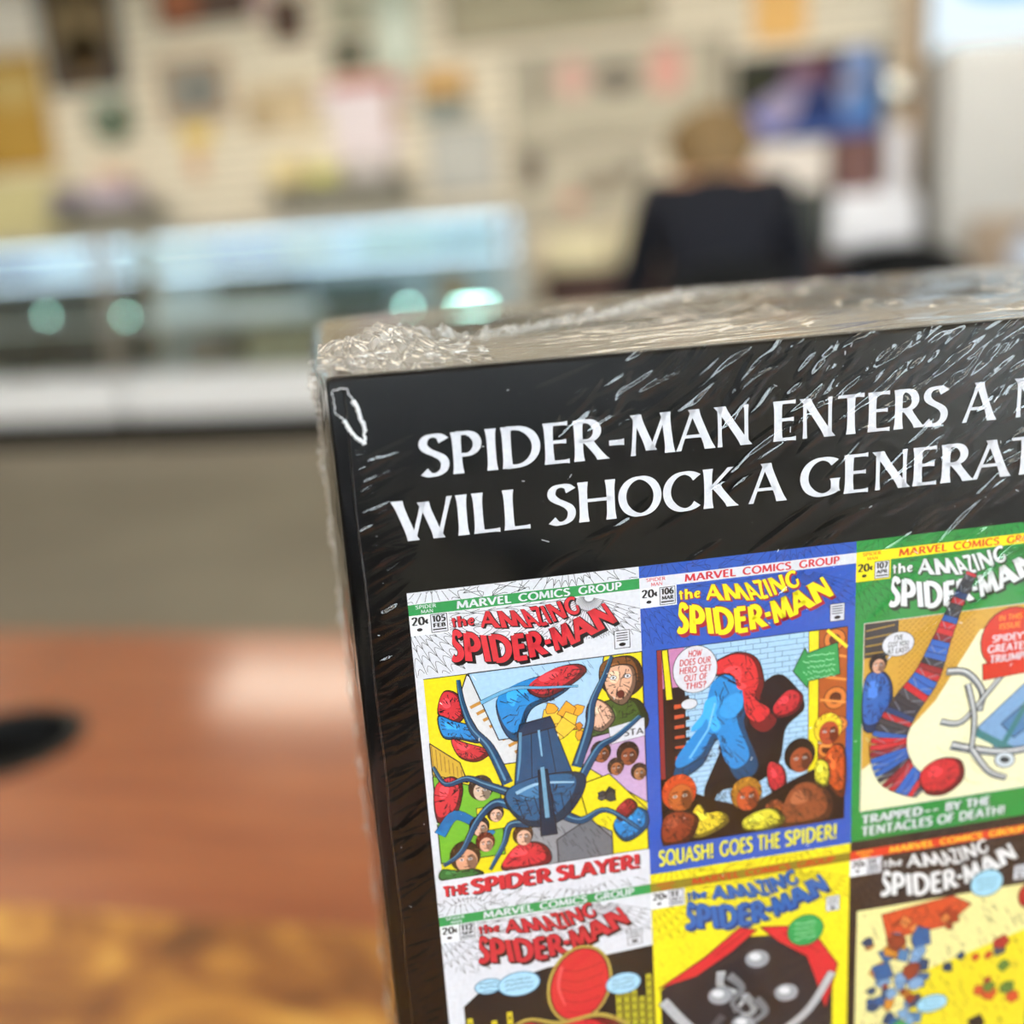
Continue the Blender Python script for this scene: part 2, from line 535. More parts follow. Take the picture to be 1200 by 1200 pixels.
# each glyph: advance width, list of (kind, points); kind k=thick straight, n=thin straight, c=curve
GL = {
    'A': (0.74, [('n', [(0.05, 0), (0.37, 1)]), ('k', [(0.37, 1), (0.70, 0)]), ('n', [(0.17, 0.34), (0.58, 0.34)])]),
    'B': (0.60, [('k', [(0.12, 0), (0.12, 1)]), ('c', [(0.12, 0.96)] + arc(0.27, 0.745, 0.2, 0.215, 90, -90) + [(0.12, 0.53)]), ('c', [(0.12, 0.53)] + arc(0.30, 0.285, 0.22, 0.245, 90, -90) + [(0.12, 0.04)])]),
    'C': (0.78, [('c', arc(0.45, 0.5, 0.37, 0.465, 45, 315, 24))]),
    'D': (0.78, [('k', [(0.12, 0), (0.12, 1)]), ('c', [(0.12, 0.96)] + arc(0.28, 0.5, 0.41, 0.46, 90, -90, 20) + [(0.12, 0.04)])]),
    'E': (0.54, [('k', [(0.12, 0), (0.12, 1)]), ('n', [(0.12, 0.96), (0.50, 0.96)]), ('n', [(0.12, 0.53), (0.46, 0.53)]), ('n', [(0.12, 0.04), (0.51, 0.04)])]),
    'F': (0.52, [('k', [(0.12, 0), (0.12, 1)]), ('n', [(0.12, 0.96), (0.50, 0.96)]), ('n', [(0.12, 0.51), (0.46, 0.51)])]),
    'G': (0.82, [('c', arc(0.45, 0.5, 0.37, 0.465, 48, 312, 24)), ('k', [(0.70, 0.10), (0.70, 0.44)])]),
    'H': (0.80, [('k', [(0.12, 0), (0.12, 1)]), ('k', [(0.68, 0), (0.68, 1)]), ('n', [(0.12, 0.53), (0.68, 0.53)])]),
    'I': (0.27, [('k', [(0.135, 0), (0.135, 1)])]),
    'J': (0.40, [('c', [(0.28, 1), (0.28, 0.3), (0.26, 0.12), (0.17, 0.04), (0.04, 0.06)])]),
    'K': (0.68, [('k', [(0.12, 0), (0.12, 1)]), ('n', [(0.15, 0.47), (0.60, 1)]), ('k', [(0.26, 0.58), (0.64, 0)])]),
    'L': (0.53, [('k', [(0.12, 0), (0.12, 1)]), ('n', [(0.12, 0.04), (0.51, 0.04)])]),
    'M': (0.92, [('n', [(0.09, 0), (0.16, 1)]), ('k', [(0.16, 1), (0.46, 0.1)]), ('n', [(0.46, 0.1), (0.76, 1)]), ('k', [(0.76, 1), (0.84, 0)])]),
    'N': (0.78, [('n', [(0.12, 0), (0.12, 1)]), ('k', [(0.12, 1), (0.67, 0)]), ('n', [(0.67, 0), (0.67, 1)])]),
    'O': (0.88, [('c', arc(0.44, 0.5, 0.365, 0.465, 0, 360, 32))]),
    'P': (0.60, [('k', [(0.12, 0), (0.12, 1)]), ('c', [(0.12, 0.96)] + arc(0.28, 0.70, 0.235, 0.26, 90, -90) + [(0.12, 0.44)])]),
    'Q': (0.88, [('c', arc(0.44, 0.5, 0.365, 0.465, 0, 360, 32)), ('k', [(0.5, 0.25), (0.82, -0.08)])]),
    'R': (0.64, [('k', [(0.12, 0), (0.12, 1)]), ('c', [(0.12, 0.96)] + arc(0.27, 0.72, 0.225, 0.24, 90, -90) + [(0.12, 0.48)]), ('k', [(0.29, 0.50), (0.60, 0)])]),
    'S': (0.55, [('c', S_PTS)]),
    'T': (0.62, [('k', [(0.31, 0), (0.31, 1)]), ('n', [(0.02, 0.96), (0.60, 0.96)])]),
    'U': (0.76, [('c', [(0.12, 1), (0.12, 0.4)] + arc(0.38, 0.32, 0.26, 0.285, 180, 360, 12) + [(0.64, 0.4), (0.64, 1)])]),
    'V': (0.70, [('k', [(0.04, 1), (0.35, 0)]), ('n', [(0.35, 0), (0.66, 1)])]),
    'W': (1.05, [('k', [(0.04, 1), (0.29, 0)]), ('n', [(0.29, 0), (0.52, 0.92)]), ('k', [(0.52, 0.92), (0.77, 0)]), ('n', [(0.77, 0), (1.01, 1)])]),
    'X': (0.66, [('k', [(0.04, 1), (0.62, 0)]), ('n', [(0.04, 0), (0.62, 1)])]),
    'Y': (0.64, [('k', [(0.02, 1), (0.32, 0.45)]), ('n', [(0.62, 1), (0.32, 0.45)]), ('k', [(0.32, 0), (0.32, 0.48)])]),
    'Z': (0.62, [('n', [(0.06, 0.95), (0.56, 0.95)]), ('k', [(0.54, 0.97), (0.08, 0.03)]), ('n', [(0.06, 0.05), (0.58, 0.05)])]),
    '-': (0.38, [('n', [(0.04, 0.40), (0.34, 0.40)]), ('n', [(0.04, 0.35), (0.34, 0.35)])]),
    '.': (0.26, [('k', [(0.13, 0), (0.13, 0.15)])]),
    '*': (0.26, [('k', [(0.13, 0.38), (0.13, 0.58)])]),
    '!': (0.30, [('k', [(0.15, 0.28), (0.15, 1)]), ('k', [(0.15, 0), (0.15, 0.15)])]),
    '?': (0.50, [('c', [(0.07, 0.78), (0.12, 0.93), (0.25, 0.97), (0.38, 0.90), (0.41, 0.75), (0.33, 0.60), (0.25, 0.50), (0.25, 0.28)]), ('k', [(0.25, 0), (0.25, 0.14)])]),
    "'": (0.2, [('k', [(0.1, 0.75), (0.1, 1)])]),
    ' ': (0.34, []),
    '0': (0.62, [('c', arc(0.31, 0.5, 0.23, 0.46, 0, 360, 26))]),
    '1': (0.42, [('k', [(0.25, 0), (0.25, 1)]), ('n', [(0.06, 0.82), (0.25, 0.97)])]),
    '2': (0.60, [('c', [(0.08, 0.78), (0.16, 0.93), (0.30, 0.97), (0.46, 0.88), (0.48, 0.70), (0.36, 0.45), (0.08, 0.05)]), ('n', [(0.06, 0.05), (0.55, 0.05)])]),
    '5': (0.58, [('n', [(0.14, 0.95), (0.50, 0.95)]), ('n', [(0.15, 0.95), (0.13, 0.55)]), ('c', [(0.13, 0.56), (0.30, 0.60), (0.46, 0.50), (0.50, 0.31), (0.42, 0.12), (0.26, 0.03), (0.07, 0.10)])]),
    '6': (0.60, [('c', arc(0.31, 0.30, 0.21, 0.26, 0, 360, 20)), ('c', [(0.10, 0.30), (0.14, 0.65), (0.28, 0.90), (0.46, 0.97)])]),
    '7': (0.56, [('n', [(0.05, 0.95), (0.52, 0.95)]), ('k', [(0.50, 0.95), (0.22, 0)])]),
    'c': (0.46, [('c', arc(0.25, 0.42, 0.17, 0.26, 50, 310, 14)), ('n', [(0.25, 0.02), (0.25, 0.82)])]),
    'C2': (0.5, []),
    't': (0.40, [('k', [(0.18, 0.05), (0.22, 0.85)]), ('n', [(0.04, 0.62), (0.38, 0.64)])]),
    'h': (0.52, [('k', [(0.10, 0), (0.14, 0.95)]), ('c', [(0.12, 0.40), (0.24, 0.58), (0.38, 0.52), (0.42, 0.02)])]),
    'e': (0.52, [('n', [(0.12, 0.32), (0.42, 0.36)]), ('c', [(0.42, 0.36), (0.38, 0.55), (0.22, 0.58), (0.10, 0.40), (0.12, 0.15), (0.26, 0.04), (0.44, 0.14)])]),
}


def stroke_quads(kind, pts, thick, thin, flare):
    """returns list of quads (4 points) that make the stroke solid"""
    out = []
    if kind in 'kn' and len(pts) == 2:
        (xa, ya), (xb, yb) = pts
        w = thick if kind == 'k' else thin
        dx, dy = xb - xa, yb - ya
        L = math.hypot(dx, dy)
        n = 8
        steep = abs(dy) > 0.45 * L
        prev = None
        for i in range(n + 1):
            s = i / n
            fl = 1 + flare * abs(2 * s - 1) ** 4
            x, y = xa + dx * s, ya + dy * s
            if steep:
                h = w * fl / 2 / max(abs(dy) / L, 0.5)
                a, c = (x - h, y), (x + h, y)
            else:
                nx, ny = -dy / L, dx / L
                h = w * (fl if flare == 0 else (1 + flare * 1.6 * max(0, 2 * s - 1) ** 4)) / 2
                a, c = (x - nx * h, y - ny * h), (x + nx * h, y + ny * h)
            if prev: out.append((prev[0], prev[1], c, a))
            prev = (a, c)
        return out
    # curve: smooth resample (Catmull-Rom), width follows the direction
    P = pts
    closed = math.hypot(P[0][0] - P[-1][0], P[0][1] - P[-1][1]) < 1e-6
    dense = []
    m = len(P)
    for i in range(m - 1):
        p0 = P[i - 1] if i > 0 else (P[-2] if closed else P[0])
        p1, p2 = P[i], P[i + 1]
        p3 = P[i + 2] if i + 2 < m else (P[1] if closed else P[-1])
        for k in range(3):
            t = k / 3
            dense.append(tuple(0.5 * ((2 * p1[j]) + (-p0[j] + p2[j]) * t + (2 * p0[j] - 5 * p1[j] + 4 * p2[j] - p3[j]) * t * t + (-p0[j] + 3 * p1[j] - 3 * p2[j] + p3[j]) * t ** 3) for j in (0, 1)))
    dense.append(P[-1])
    prev = None
    n = len(dense)
    for i in range(n):
        a = dense[i - 1] if i > 0 else (dense[-2] if closed else dense[0])
        c = dense[i + 1] if i < n - 1 else (dense[1] if closed else dense[-1])
        dx, dy = c[0] - a[0], c[1] - a[1]
        L = math.hypot(dx, dy) or 1
        sx, sy = dx / L, dy / L
        v = abs(sy) ** 1.5
        if sx * sy < 0: v = max(v, min(1, 1.25 * abs(sy)))
        w = thin + (thick - thin) * min(1, v)
        if not closed:
            s = i / (n - 1)
            w *= 1 + flare * 1.2 * abs(2 * s - 1) ** 10
        nx, ny = -sy * w / 2, sx * w / 2
        x, y = dense[i]
        q = ((x - nx, y - ny), (x + nx, y + ny))
        if prev: out.append((prev[0], prev[1], q[1], q[0]))
        prev = q
    return out


def text_quads(s, thick, thin, flare=0.0, track=0.0):
    x = 0.0
    out = []
    for ch in s:
        adv, strokes = GL.get(ch, GL[' '])
        for kind, pts in strokes:
            for q in stroke_quads(kind, pts, thick, thin, flare):
                out.append([(px + x, py) for px, py in q])
        x += adv + track
    return out, x - track


class Print:
    """flat inked shapes on a sheet; coordinates in mm, x right, y down from the sheet's top left; later shapes lie on top"""
    THICK = 0.16

    def __init__(self, w, h):
        self.w, self.h = w, h
        self.V, self.F, self.C = [], [], []
        self.z = 0.0
        self.clip = None
        self.hold = False

    def bump(self):
        if not self.hold: self.z += 1.0

    def layer(self):
        """everything until release() shares one level"""
        self.z += 1.0
        self.hold = True

    def release(self):
        self.hold = False
        self.z += 1.0

    def _add(self, pts, faces, col):
        n = len(self.V)
        if self.clip:
            a, b2, c, d = self.clip
            pts = [(min(max(x, a), b2), min(max(y, c), d)) for x, y in pts]
        self.V += [(x, y, self.z) for x, y in pts]
        for f in faces:
            self.F.append([n + i for i in f]); self.C.append(col)

    def poly(self, col, pts, ink=None, iw=0.15):
        self.bump()
        tri = tessellate_polygon([[Vector((x, y, 0)) for x, y in pts]])
        self._add(pts, tri, col)
        if ink: self.line(ink, list(pts) + [pts[0]], iw)
        return self

    def rect(self, col, x0, y0, x1, y1, ink=None, iw=0.1):
        return self.poly(col, [(x0, y0), (x1, y0), (x1, y1), (x0, y1)], ink, iw)

    def ell(self, col, cx, cy, rx, ry, rot=0, ink=None, iw=0.12, n=26):
        c, s = math.cos(math.radians(rot)), math.sin(math.radians(rot))
        pts = [(cx + rx * math.cos(2 * math.pi * k / n) * c - ry * math.sin(2 * math.pi * k / n) * s,
                cy + rx * math.cos(2 * math.pi * k / n) * s + ry * math.sin(2 * math.pi * k / n) * c) for k in range(n)]
        return self.poly(col, pts, ink, iw)

    def line(self, col, pts, w, w2=None):
        self.bump()
        w2 = w if w2 is None else w2
        n = len(pts)
        for i in range(n - 1):
            (xa, ya), (xb, yb) = pts[i], pts[i + 1]
            L = math.hypot(xb - xa, yb - ya)
            if L < 1e-6: continue
            ux, uy = (xb - xa) / L, (yb - ya) / L
            a = (w + (w2 - w) * i / max(1, n - 1)) / 2
            c = (w + (w2 - w) * (i + 1) / max(1, n - 1)) / 2
            e = a * 0.45
            xa2, ya2, xb2, yb2 = xa - ux * e, ya - uy * e, xb + ux * e, yb + uy * e
            self._add([(xa2 + uy * a, ya2 - ux * a), (xb2 + uy * c, yb2 - ux * c), (xb2 - uy * c, yb2 + ux * c), (xa2 - uy * a, ya2 + ux * a)], [(0, 1, 2, 3)], col)
        return self

    def curve(self, col, P, w, w2=None, ink=None, iw=0.1, n=6):
        d = []
        m = len(P)
        for i in range(m - 1):
            p0, p1, p2, p3 = P[max(i - 1, 0)], P[i], P[i + 1], P[min(i + 2, m - 1)]
            for k in range(n):
                t = k / n
                d.append(tuple(0.5 * ((2 * p1[j]) + (-p0[j] + p2[j]) * t + (2 * p0[j] - 5 * p1[j] + 4 * p2[j] - p3[j]) * t * t + (-p0[j] + 3 * p1[j] - 3 * p2[j] + p3[j]) * t ** 3) for j in (0, 1)))
        d.append(P[-1])
        if ink: self.line(ink, d, w + 2 * iw, (w if w2 is None else w2) + 2 * iw)
        return self.line(col, d, w, w2)

    def text(self, col, s, x0, x1, y, cap, thick=0.17, thin=0.13, flare=0.0, slope=0.0, track=0.06, shadow=None, sh=(0.15, 0.12), italic=0.0):
        """one line fitted between x0 and x1, baseline y (at x0), slope = dy/dx"""
        q, W = text_quads(s, thick, thin, flare, track)
        k = (x1 - x0) / W
        for col2, ox, oy in (([(shadow, sh[0], sh[1])] if shadow else []) + [(col, 0, 0)]):
            self.bump()
            for quad in q:
                pts = [(x0 + px * k + py * cap * italic + ox, y - py * cap + slope * px * k + oy) for px, py in quad]
                self._add(pts, [(0, 1, 2, 3)], col2)
        return self

    def warp(self, col, s, bot, top, thick, thin, shadow=None, sh=(0.3, 0.3), track=0.05, grow=0.0, dx=0.0, dy=0.0):
        """lettering stretched between a lower and an upper curve (both lists of points)"""
        q, W = text_quads(s, thick, thin, 0.0, track)

        def at(P, u):
            t = min(max(u, 0), 1) * (len(P) - 1)
            i = min(int(t), len(P) - 2)
            t -= i
            p0, p1, p2, p3 = P[max(i - 1, 0)], P[i], P[i + 1], P[min(i + 2, len(P) - 1)]
            return [0.5 * ((2 * p1[j]) + (-p0[j] + p2[j]) * t + (2 * p0[j] - 5 * p1[j] + 4 * p2[j] - p3[j]) * t * t + (-p0[j] + 3 * p1[j] - 3 * p2[j] + p3[j]) * t ** 3) for j in (0, 1)]
        jobs = []
        if shadow:
            for k in range(1, 5):
                jobs.append((shadow, sh[0] * k / 4, sh[1] * k / 4, 0.03))
            jobs.append((shadow, 0, 0, 0.035))
        jobs.append((col, 0, 0, 0))
        for col2, ox, oy, fat in jobs:
            self.bump()
            qq = q if not fat else text_quads(s, thick + fat * 2, thin + fat * 2, 0.0, track)[0]
            for quad in qq:
                pts = []
                for px, py in quad:
                    bx, by = at(bot, px / W)
                    tx, ty = at(top, px / W)
                    pts.append((bx + (tx - bx) * py + ox + dx, by + (ty - by) * py + oy + dy))
                self._add(pts, [(0, 1, 2, 3)], col2)
        return self

    def build(self, name, m, parent, ox, oz, y, base=None):
        """ox, oz: where the sheet's top-left corner sits (mm) in the book's space; y = height of print above the board (mm, toward the viewer)"""
        me = bpy.data.meshes.new(name)
        # stack overlapping inks: each stroke lies one level above whatever it covers
        G = 0.25 * self.w / 29.0
        nx, ny = int(self.w / G) + 12, int(self.h / G) + 12
        lev = np.zeros((nx, ny), np.int32)
        ops = {}
        for f in self.F: ops.setdefault(self.V[f[0]][2], []).append(f)
        level = {}
        for op in sorted(ops):
            cells = []
            for f in ops[op]:
                fx = [self.V[i][0] for i in f]; fy = [self.V[i][1] for i in f]
                a = max(0, int(min(fx) / G) + 4); b3 = min(nx, int(max(fx) / G) + 6)
                c4 = max(0, int(min(fy) / G) + 4); d4 = min(ny, int(max(fy) / G) + 6)
                cells.append((a, b3, c4, d4))
            top_l = 1 + max([int(lev[a:b3, c4:d4].max()) for a, b3, c4, d4 in cells if b3 > a and d4 > c4] or [0])
            for a, b3, c4, d4 in cells: lev[a:b3, c4:d4] = top_l
            level[op] = top_l
        self.V = [(a, b4, level.get(z, 0)) for a, b4, z in self.V]
        kz = self.THICK / max(level.values())
        V = [((ox + a) * 0.001, (-y - c * kz) * 0.001, (oz - b2) * 0.001) for a, b2, c in self.V]
        me.from_pydata(V, [], self.F)
        cols = {}
        ca = me.color_attributes.new('ink', 'FLOAT_COLOR', 'CORNER')
        buf = []
        for f, c in zip(self.F, self.C):
            if c not in cols: cols[c] = (*srgb(c), 1.0)
            buf += list(cols[c]) * len(f)
        ca.data.foreach_set('color', buf)
        # turn every face toward the reader
        bm = bmesh.new(); bm.from_mesh(me)
        bm.normal_update()
        bmesh.ops.reverse_faces(bm, faces=[f for f in bm.faces if f.normal.y > 0])
        bm.to_mesh(me); bm.free()
        me.materials.append(m)
        o = bpy.data.objects.new(name, me)
        COL.objects.link(o)
        o.parent = parent
        return o


# ------------------------------------------------------------------ the book (millimetres; local x right, y away from the reader, z up)
YAW = math.radians(20)
book = empty('book', (-0.037212231473909306, 0.11217300872348464, 0.7499815188653747), YAW,
             'thick black hardcover comic collection in crinkled clear shrink wrap, standing on the desk mat', 'book')
HB, WL, WR, TH = 280.0, -6.8, 180.8, 72.0
TOPZ = 280.0
CELL_Z = 251.8 + 1.6    # z of the top of the first row of printed covers
M_cover = mat('black_laminate', '#060506', 0.3, var=0.25, scale=30, spec=0.2)
M_ink = print_mat('cover_print', 0.38, 0.4)
M_page = bpy.data.materials.new('page_edges')
M_page.use_nodes = True
nt = M_page.node_tree
bb = nt.nodes['Principled BSDF']
tcx = nt.nodes.new('ShaderNodeTexCoord')
wv = nt.nodes.new('ShaderNodeTexWave')
wv.bands_direction = 'Y'
wv.inputs['Scale'].default_value = 260
wv.inputs['Distortion'].default_value = 2.5
crp = nt.nodes.new('ShaderNodeValToRGB')
crp.color_ramp.elements[0].color = (*srgb('#8f8a82'), 1)
crp.color_ramp.elements[1].color = (*srgb('#cfc9bd'), 1)
nt.links.new(tcx.outputs['Object'], wv.inputs['Vector'])
nt.links.new(wv.outputs['Fac'], crp.inputs['Fac'])
nt.links.new(crp.outputs['Color'], bb.inputs['Base Color'])
bb.inputs['Roughness'].default_value = 0.7


def mmbox(x0, x1, y0, y1, z0, z1, bev=0.0, seg=3):
    return MB().box(x0 * .001, x1 * .001, y0 * .001, y1 * .001, z0 * .001, z1 * .001, bev * .001, seg)


back_cover = mmbox(WL, WR, 0, 3.0, 0.3, TOPZ, 0.55).build('back_cover', M_cover, book, smooth=True)
front_cover = mmbox(WL, WR, TH - 3.0, TH, 0.3, TOPZ, 0.55).build('front_cover', M_cover, book, smooth=True)
mmbox(WR - 0.2, WR + 2.8, 0, TH, 0.3, TOPZ, 0.8).build('spine', M_cover, book, smooth=True)
mmbox(WL + 3.5, WR - 0.5, 3.05, TH - 3.05, 3.5, TOPZ - 3.2, 0.2, 1).build('page_block', M_page, book)
# headband on top of the page block by the spine
MB().cyl((0.1795, 0.004, 0.2772), (0.1795, 0.068, 0.2772), 0.0012, seg=10).build('headband', mat('headband_black', '#181818', 0.8), book)
# the jacket's crease line beside the left edge
cr_ = MB()
for k in range(60):
    za, zb = 3 + k * 4.6, 3 + (k + 1) * 4.6
    xo = WL + 1.9 + 0.10 * math.sin(k * 1.3)
    xo2 = WL + 1.9 + 0.10 * math.sin((k + 1) * 1.3)
    cr_.cyl((xo * .001, 0.00002, za * .001), (xo2 * .001, 0.00002, zb * .001), 0.00016, seg=6)
cr_.build('jacket_crease', mat('black_gloss', '#101012', 0.2, var=0.1, spec=0.6), back_cover)

# ---- headline
head = Print(190, 30)
WH = '#dcdfe8'


def H(s, x0, x1, yb):
    head.text(WH, s, x0, x1, 28.2 + yb, 5.0, 0.165, 0.078, 0.32, track=0.045)


H('SPIDER-MAN', 3.1, 43.9, -15.75)
H('ENTERS', 46.6, 69.9, -15.75)
H('A', 71.9, 76.2, -15.75)
H('N', 78.9, 84.0, -15.75)
H('WILL', -0.4, 15.8, -8.15)
H('SHOCK', 18.0, 41.6, -8.15)
H('A', 43.4, 48.0, -8.15)
H('GENERATION', 50.2, 96.6, -8.15)
head.build('headline_lettering', M_ink, back_cover, 0, 280.0, 0.03)

# ---- the printed comic covers
BLK = '#15131a'; RED = '#c8323c'; DRED = '#8e1f28'; YEL = '#e6d51c'; BLU = '#1f86cf'; DBL = '#1d4f78'; NAVY = '#14304c'
GRN = '#1f8a45'; WHT = '#d9dbe4'; SKY = '#a9cdee'; TAN = '#c08a3c'; BRN = '#6b3f22'; SKIN = '#d9a388'; GREY = '#8b8d94'
ORG = '#d9702a'; CRM = '#f1edc4'; ROY = '#2a55b4'; PNK = '#c884b4'; TEA = '#3f7d80'
rnd = random.Random(5)


def web(p, col, cx, cy, R, n, x0, y0, x1, y1, w=0.07, a0=0, a1=360, rings=5):
    """fine radiating and scalloped lines clipped to a box"""
    p.layer()
    angs = [math.radians(a0 + (a1 - a0) * k / n) for k in range(n + 1)]

    def ins(x, y): return x0 <= x <= x1 and y0 <= y <= y1
    for a in angs:
        pts = [(cx + R * t / 24 * math.cos(a), cy + R * t / 24 * math.sin(a)) for t in range(1, 25)]
        for u, v in zip(pts, pts[1:]):
            if ins(*u) and ins(*v): p.line(col, [u, v], w)
    for r in range(1, rings + 1):
        rr = R * r / rings
        for a, c in zip(angs, angs[1:]):
            pts = []
            for t in range(7):
                s = t / 6
                an = a + (c - a) * s
                k = rr * (1 - 0.16 * math.sin(math.pi * s))
                pts.append((cx + k * math.cos(an), cy + k * math.sin(an)))
            for u, v in zip(pts, pts[1:]):
                if ins(*u) and ins(*v): p.line(col, [u, v], w)
    p.release()


def header(p, field, band, bandtext, logo, shadow, price, issue, month, webcol, boxcol='#e9ebf1', pricecol='#15131a', sub=None, blur=0):
    p.rect(field, 0, 0, 29, 11.4)
    web(p, webcol, 3, -2, 12, 12, 0, 0, 29, 1.6, 0.07, 0, 180)
    web(p, webcol, 20, -4, 14, 18, 0, 0, 29, 1.6, 0.07, 0, 180)
    web(p, webcol, 22.5, 3.2, 15, 26, 0, 3.0, 29, 9.0, 0.06, 20, 200, 7)
    web(p, webcol, -1, 2.5, 11, 12, 0, 3.0, 9, 11.2, 0.06, -10, 90, 6)
    p.rect(band, 0, 1.55, 29, 2.95)
    p.text(bandtext, 'MARVEL', 5.9, 12.7, 2.72, 0.98, 0.2, 0.17)
    p.text(bandtext, 'COMICS', 13.6, 20.1, 2.72, 0.98, 0.2, 0.17)
    p.text(bandtext, 'GROUP', 21.2, 26.7, 2.72, 0.98, 0.2, 0.17)
    p.text(sub or bandtext, 'SPIDER', 0.9, 3.4, 2.15, 0.45, 0.15, 0.12)
    p.text(sub or bandtext, 'MAN', 1.5, 3.0, 2.78, 0.45, 0.15, 0.12)
    p.rect(boxcol, 0, 2.95, 4.8, 5.6)
    p.text(pricecol, '20', 0.25, 1.85, 4.25, 1.05, 0.24, 0.12)
    p.text(pricecol, 'c', 1.9, 2.35, 4.2, 0.8, 0.2, 0.16)
    p.ell(pricecol, 1.15, 4.85, 0.34, 0.22)
    p.rect(WHT, 2.6, 3.1, 4.6, 5.4, BLK, 0.09)
    p.text(BLK, issue, 2.8, 4.4, 4.05, 0.8, 0.26, 0.2)
    p.text(BLK, month, 2.85, 4.35, 4.75, 0.5, 0.26, 0.2)
    p.line(BLK, [(2.8, 5.05), (4.4, 5.05)], 0.18)
    p.warp(logo, 'the', [(5.2, 5.1), (7.9, 5.0)], [(5.0, 3.6), (7.9, 3.6)], 0.16, 0.14, shadow, (0.12, 0.12))
    p.warp(logo, 'AMAZING', [(8.7, 5.5), (14.7, 6.25), (17.6, 6.0), (21.3, 5.0)], [(9.0, 3.4), (13.1, 3.75), (16.6, 3.6), (20.7, 2.9)], 0.2, 0.17, shadow, (0.2, 0.2), track=0.07)
    p.warp(logo, 'SPIDER*MAN', [(4.7, 9.3), (9.0, 10.1), (13.2, 10.4), (17.6, 9.9), (21.4, 8.8), (26.0, 6.9)],
           [(5.1, 5.5), (8.6, 6.5), (13.0, 7.1), (16.8, 6.8), (20.3, 5.9), (24.4, 4.2)], 0.24, 0.2, shadow, (0.35, 0.4), track=0.06)
    p.rect(WHT, 25.5, 8.2, 27.5, 10.6, BLK, 0.09)
    for k in range(4):
        p.line(BLK, [(25.8, 8.55 + k * 0.33), (27.2, 8.55 + k * 0.33)], 0.13)
    p.ell(BLK, 26.5, 10.1, 0.45, 0.25)


def head_gen(p, x, y, r, hair, skin=SKIN, rot=0):
    """small anonymous onlooker"""
    p.ell(hair, x, y - r * 0.15, r * 1.0, r * 1.12, rot, BLK, 0.07)
    p.ell(skin, x + 0.08 * r, y + r * 0.2, r * 0.72, r * 0.85, rot, BLK, 0.05)
    sd = [int(skin[i:i + 2], 16) for i in (1, 3, 5)]
    p.ell('#%02x%02x%02x' % tuple(int(v * 0.62) for v in sd), x + 0.42 * r, y + r * 0.35, r * 0.32, r * 0.6, rot)
    for s_ in (-0.24, 0.32):
        p.line(BLK, [(x + (s_ - 0.16) * r, y - 0.12 * r), (x + (s_ + 0.16) * r, y - 0.18 * r)], 0.13)
        p.ell(WHT, x + s_ * r, y + 0.08 * r, 0.13 * r, 0.09 * r)
        p.ell(BLK, x + s_ * r, y + 0.08 * r, 0.07 * r, 0.07 * r)
    p.line(BRN, [(x + 0.06 * r, y + 0.1 * r), (x + 0.16 * r, y + r * 0.38), (x + 0.02 * r, y + r * 0.4)], 0.08)
    p.line(BLK, [(x - 0.12 * r, y + r * 0.64), (x + 0.28 * r, y + r * 0.6)], 0.11)
    hd_ = [int(hair[i:i + 2], 16) for i in (1, 3, 5)]
    hl = '#%02x%02x%02x' % tuple(min(255, int(v * 1.3 + 30)) for v in hd_)
    p.layer()
    for k in range(9):
        a = math.radians(190 + k * 20)
        p.line(hl if k % 3 == 1 else BLK, [(x + r * 0.78 * math.cos(a), y - r * 0.15 + r * 0.85 * math.sin(a)), (x + r * 1.05 * math.cos(a + 0.2), y - r * 0.15 + r * 1.15 * math.sin(a + 0.2))], 0.12, 0.05)
    p.release()


def hatch(p, col, x0, y0, x1, y1, n, w=0.06, lean=0.6):
    p.layer()
    for k in range(n):
        x = x0 + (x1 - x0) * rnd.random(); y = y0 + (y1 - y0) * rnd.random()
        l = 0.4 + rnd.random() * 0.9
        xe, ye = x + l * lean, y + l
        if xe < x1 and ye < y1: p.line(col, [(x, y), (xe, ye)], w)
    p.release()


def shards(p, cols, x0, y0, x1, y1, n, smin=0.8, smax=2.4, ink=BLK, r=None):
    """crisp angular patches of colour"""
    r = r or rnd
    for k in range(n):
        s = smin + (smax - smin) * r.random()
        cx = x0 + s * 0.8 + (x1 - x0 - 1.6 * s) * r.random(); cy = y0 + s * 0.8 + (y1 - y0 - 1.6 * s) * r.random()
        a = r.random() * 6.28
        m = r.choice((4, 5, 6))
        pts = [(cx + s * (0.45 + 0.35 * r.random()) * math.cos(a + 6.283 * i / m), cy + s * (0.45 + 0.35 * r.random()) * math.sin(a + 6.283 * i / m)) for i in range(m)]
        p.poly(r.choice(cols), pts, ink, 0.09)


def bricks(p, base, ink, x0, y0, x1, y1, bh=0.75, bw=2.0):
    p.rect(base, x0, y0, x1, y1)
    p.layer()
    y = y0; k = 0
    while y < y1:
        p.line(ink, [(x0, y), (x1, y)], 0.07)
        x = x0 + (k % 2) * bw / 2 + 0.3
        while x < x1:
            if rnd.random() < 0.85: p.line(ink, [(x, y), (x, min(y + bh, y1))], 0.07)
            x += bw
        y += bh; k += 1
    p.release()


def balloon(p, x, y, rx, ry, lines, col, fill=WHT, size=0.8, ink=BLK, tail=None):
    if tail: p.poly(fill, [(x - rx * 0.3, y), (x + rx * 0.3, y), tail], ink, 0.08)
    p.ell(fill, x, y, rx, ry, 0, ink, 0.09)
    n = len(lines)
    for i, (s, w) in enumerate(lines):
        yy = y + (i - (n - 1) / 2) * size * 1.3 + size * 0.5
        p.text(col, s, x - w / 2, x + w / 2, yy, size, 0.18, 0.16, italic=0.1)


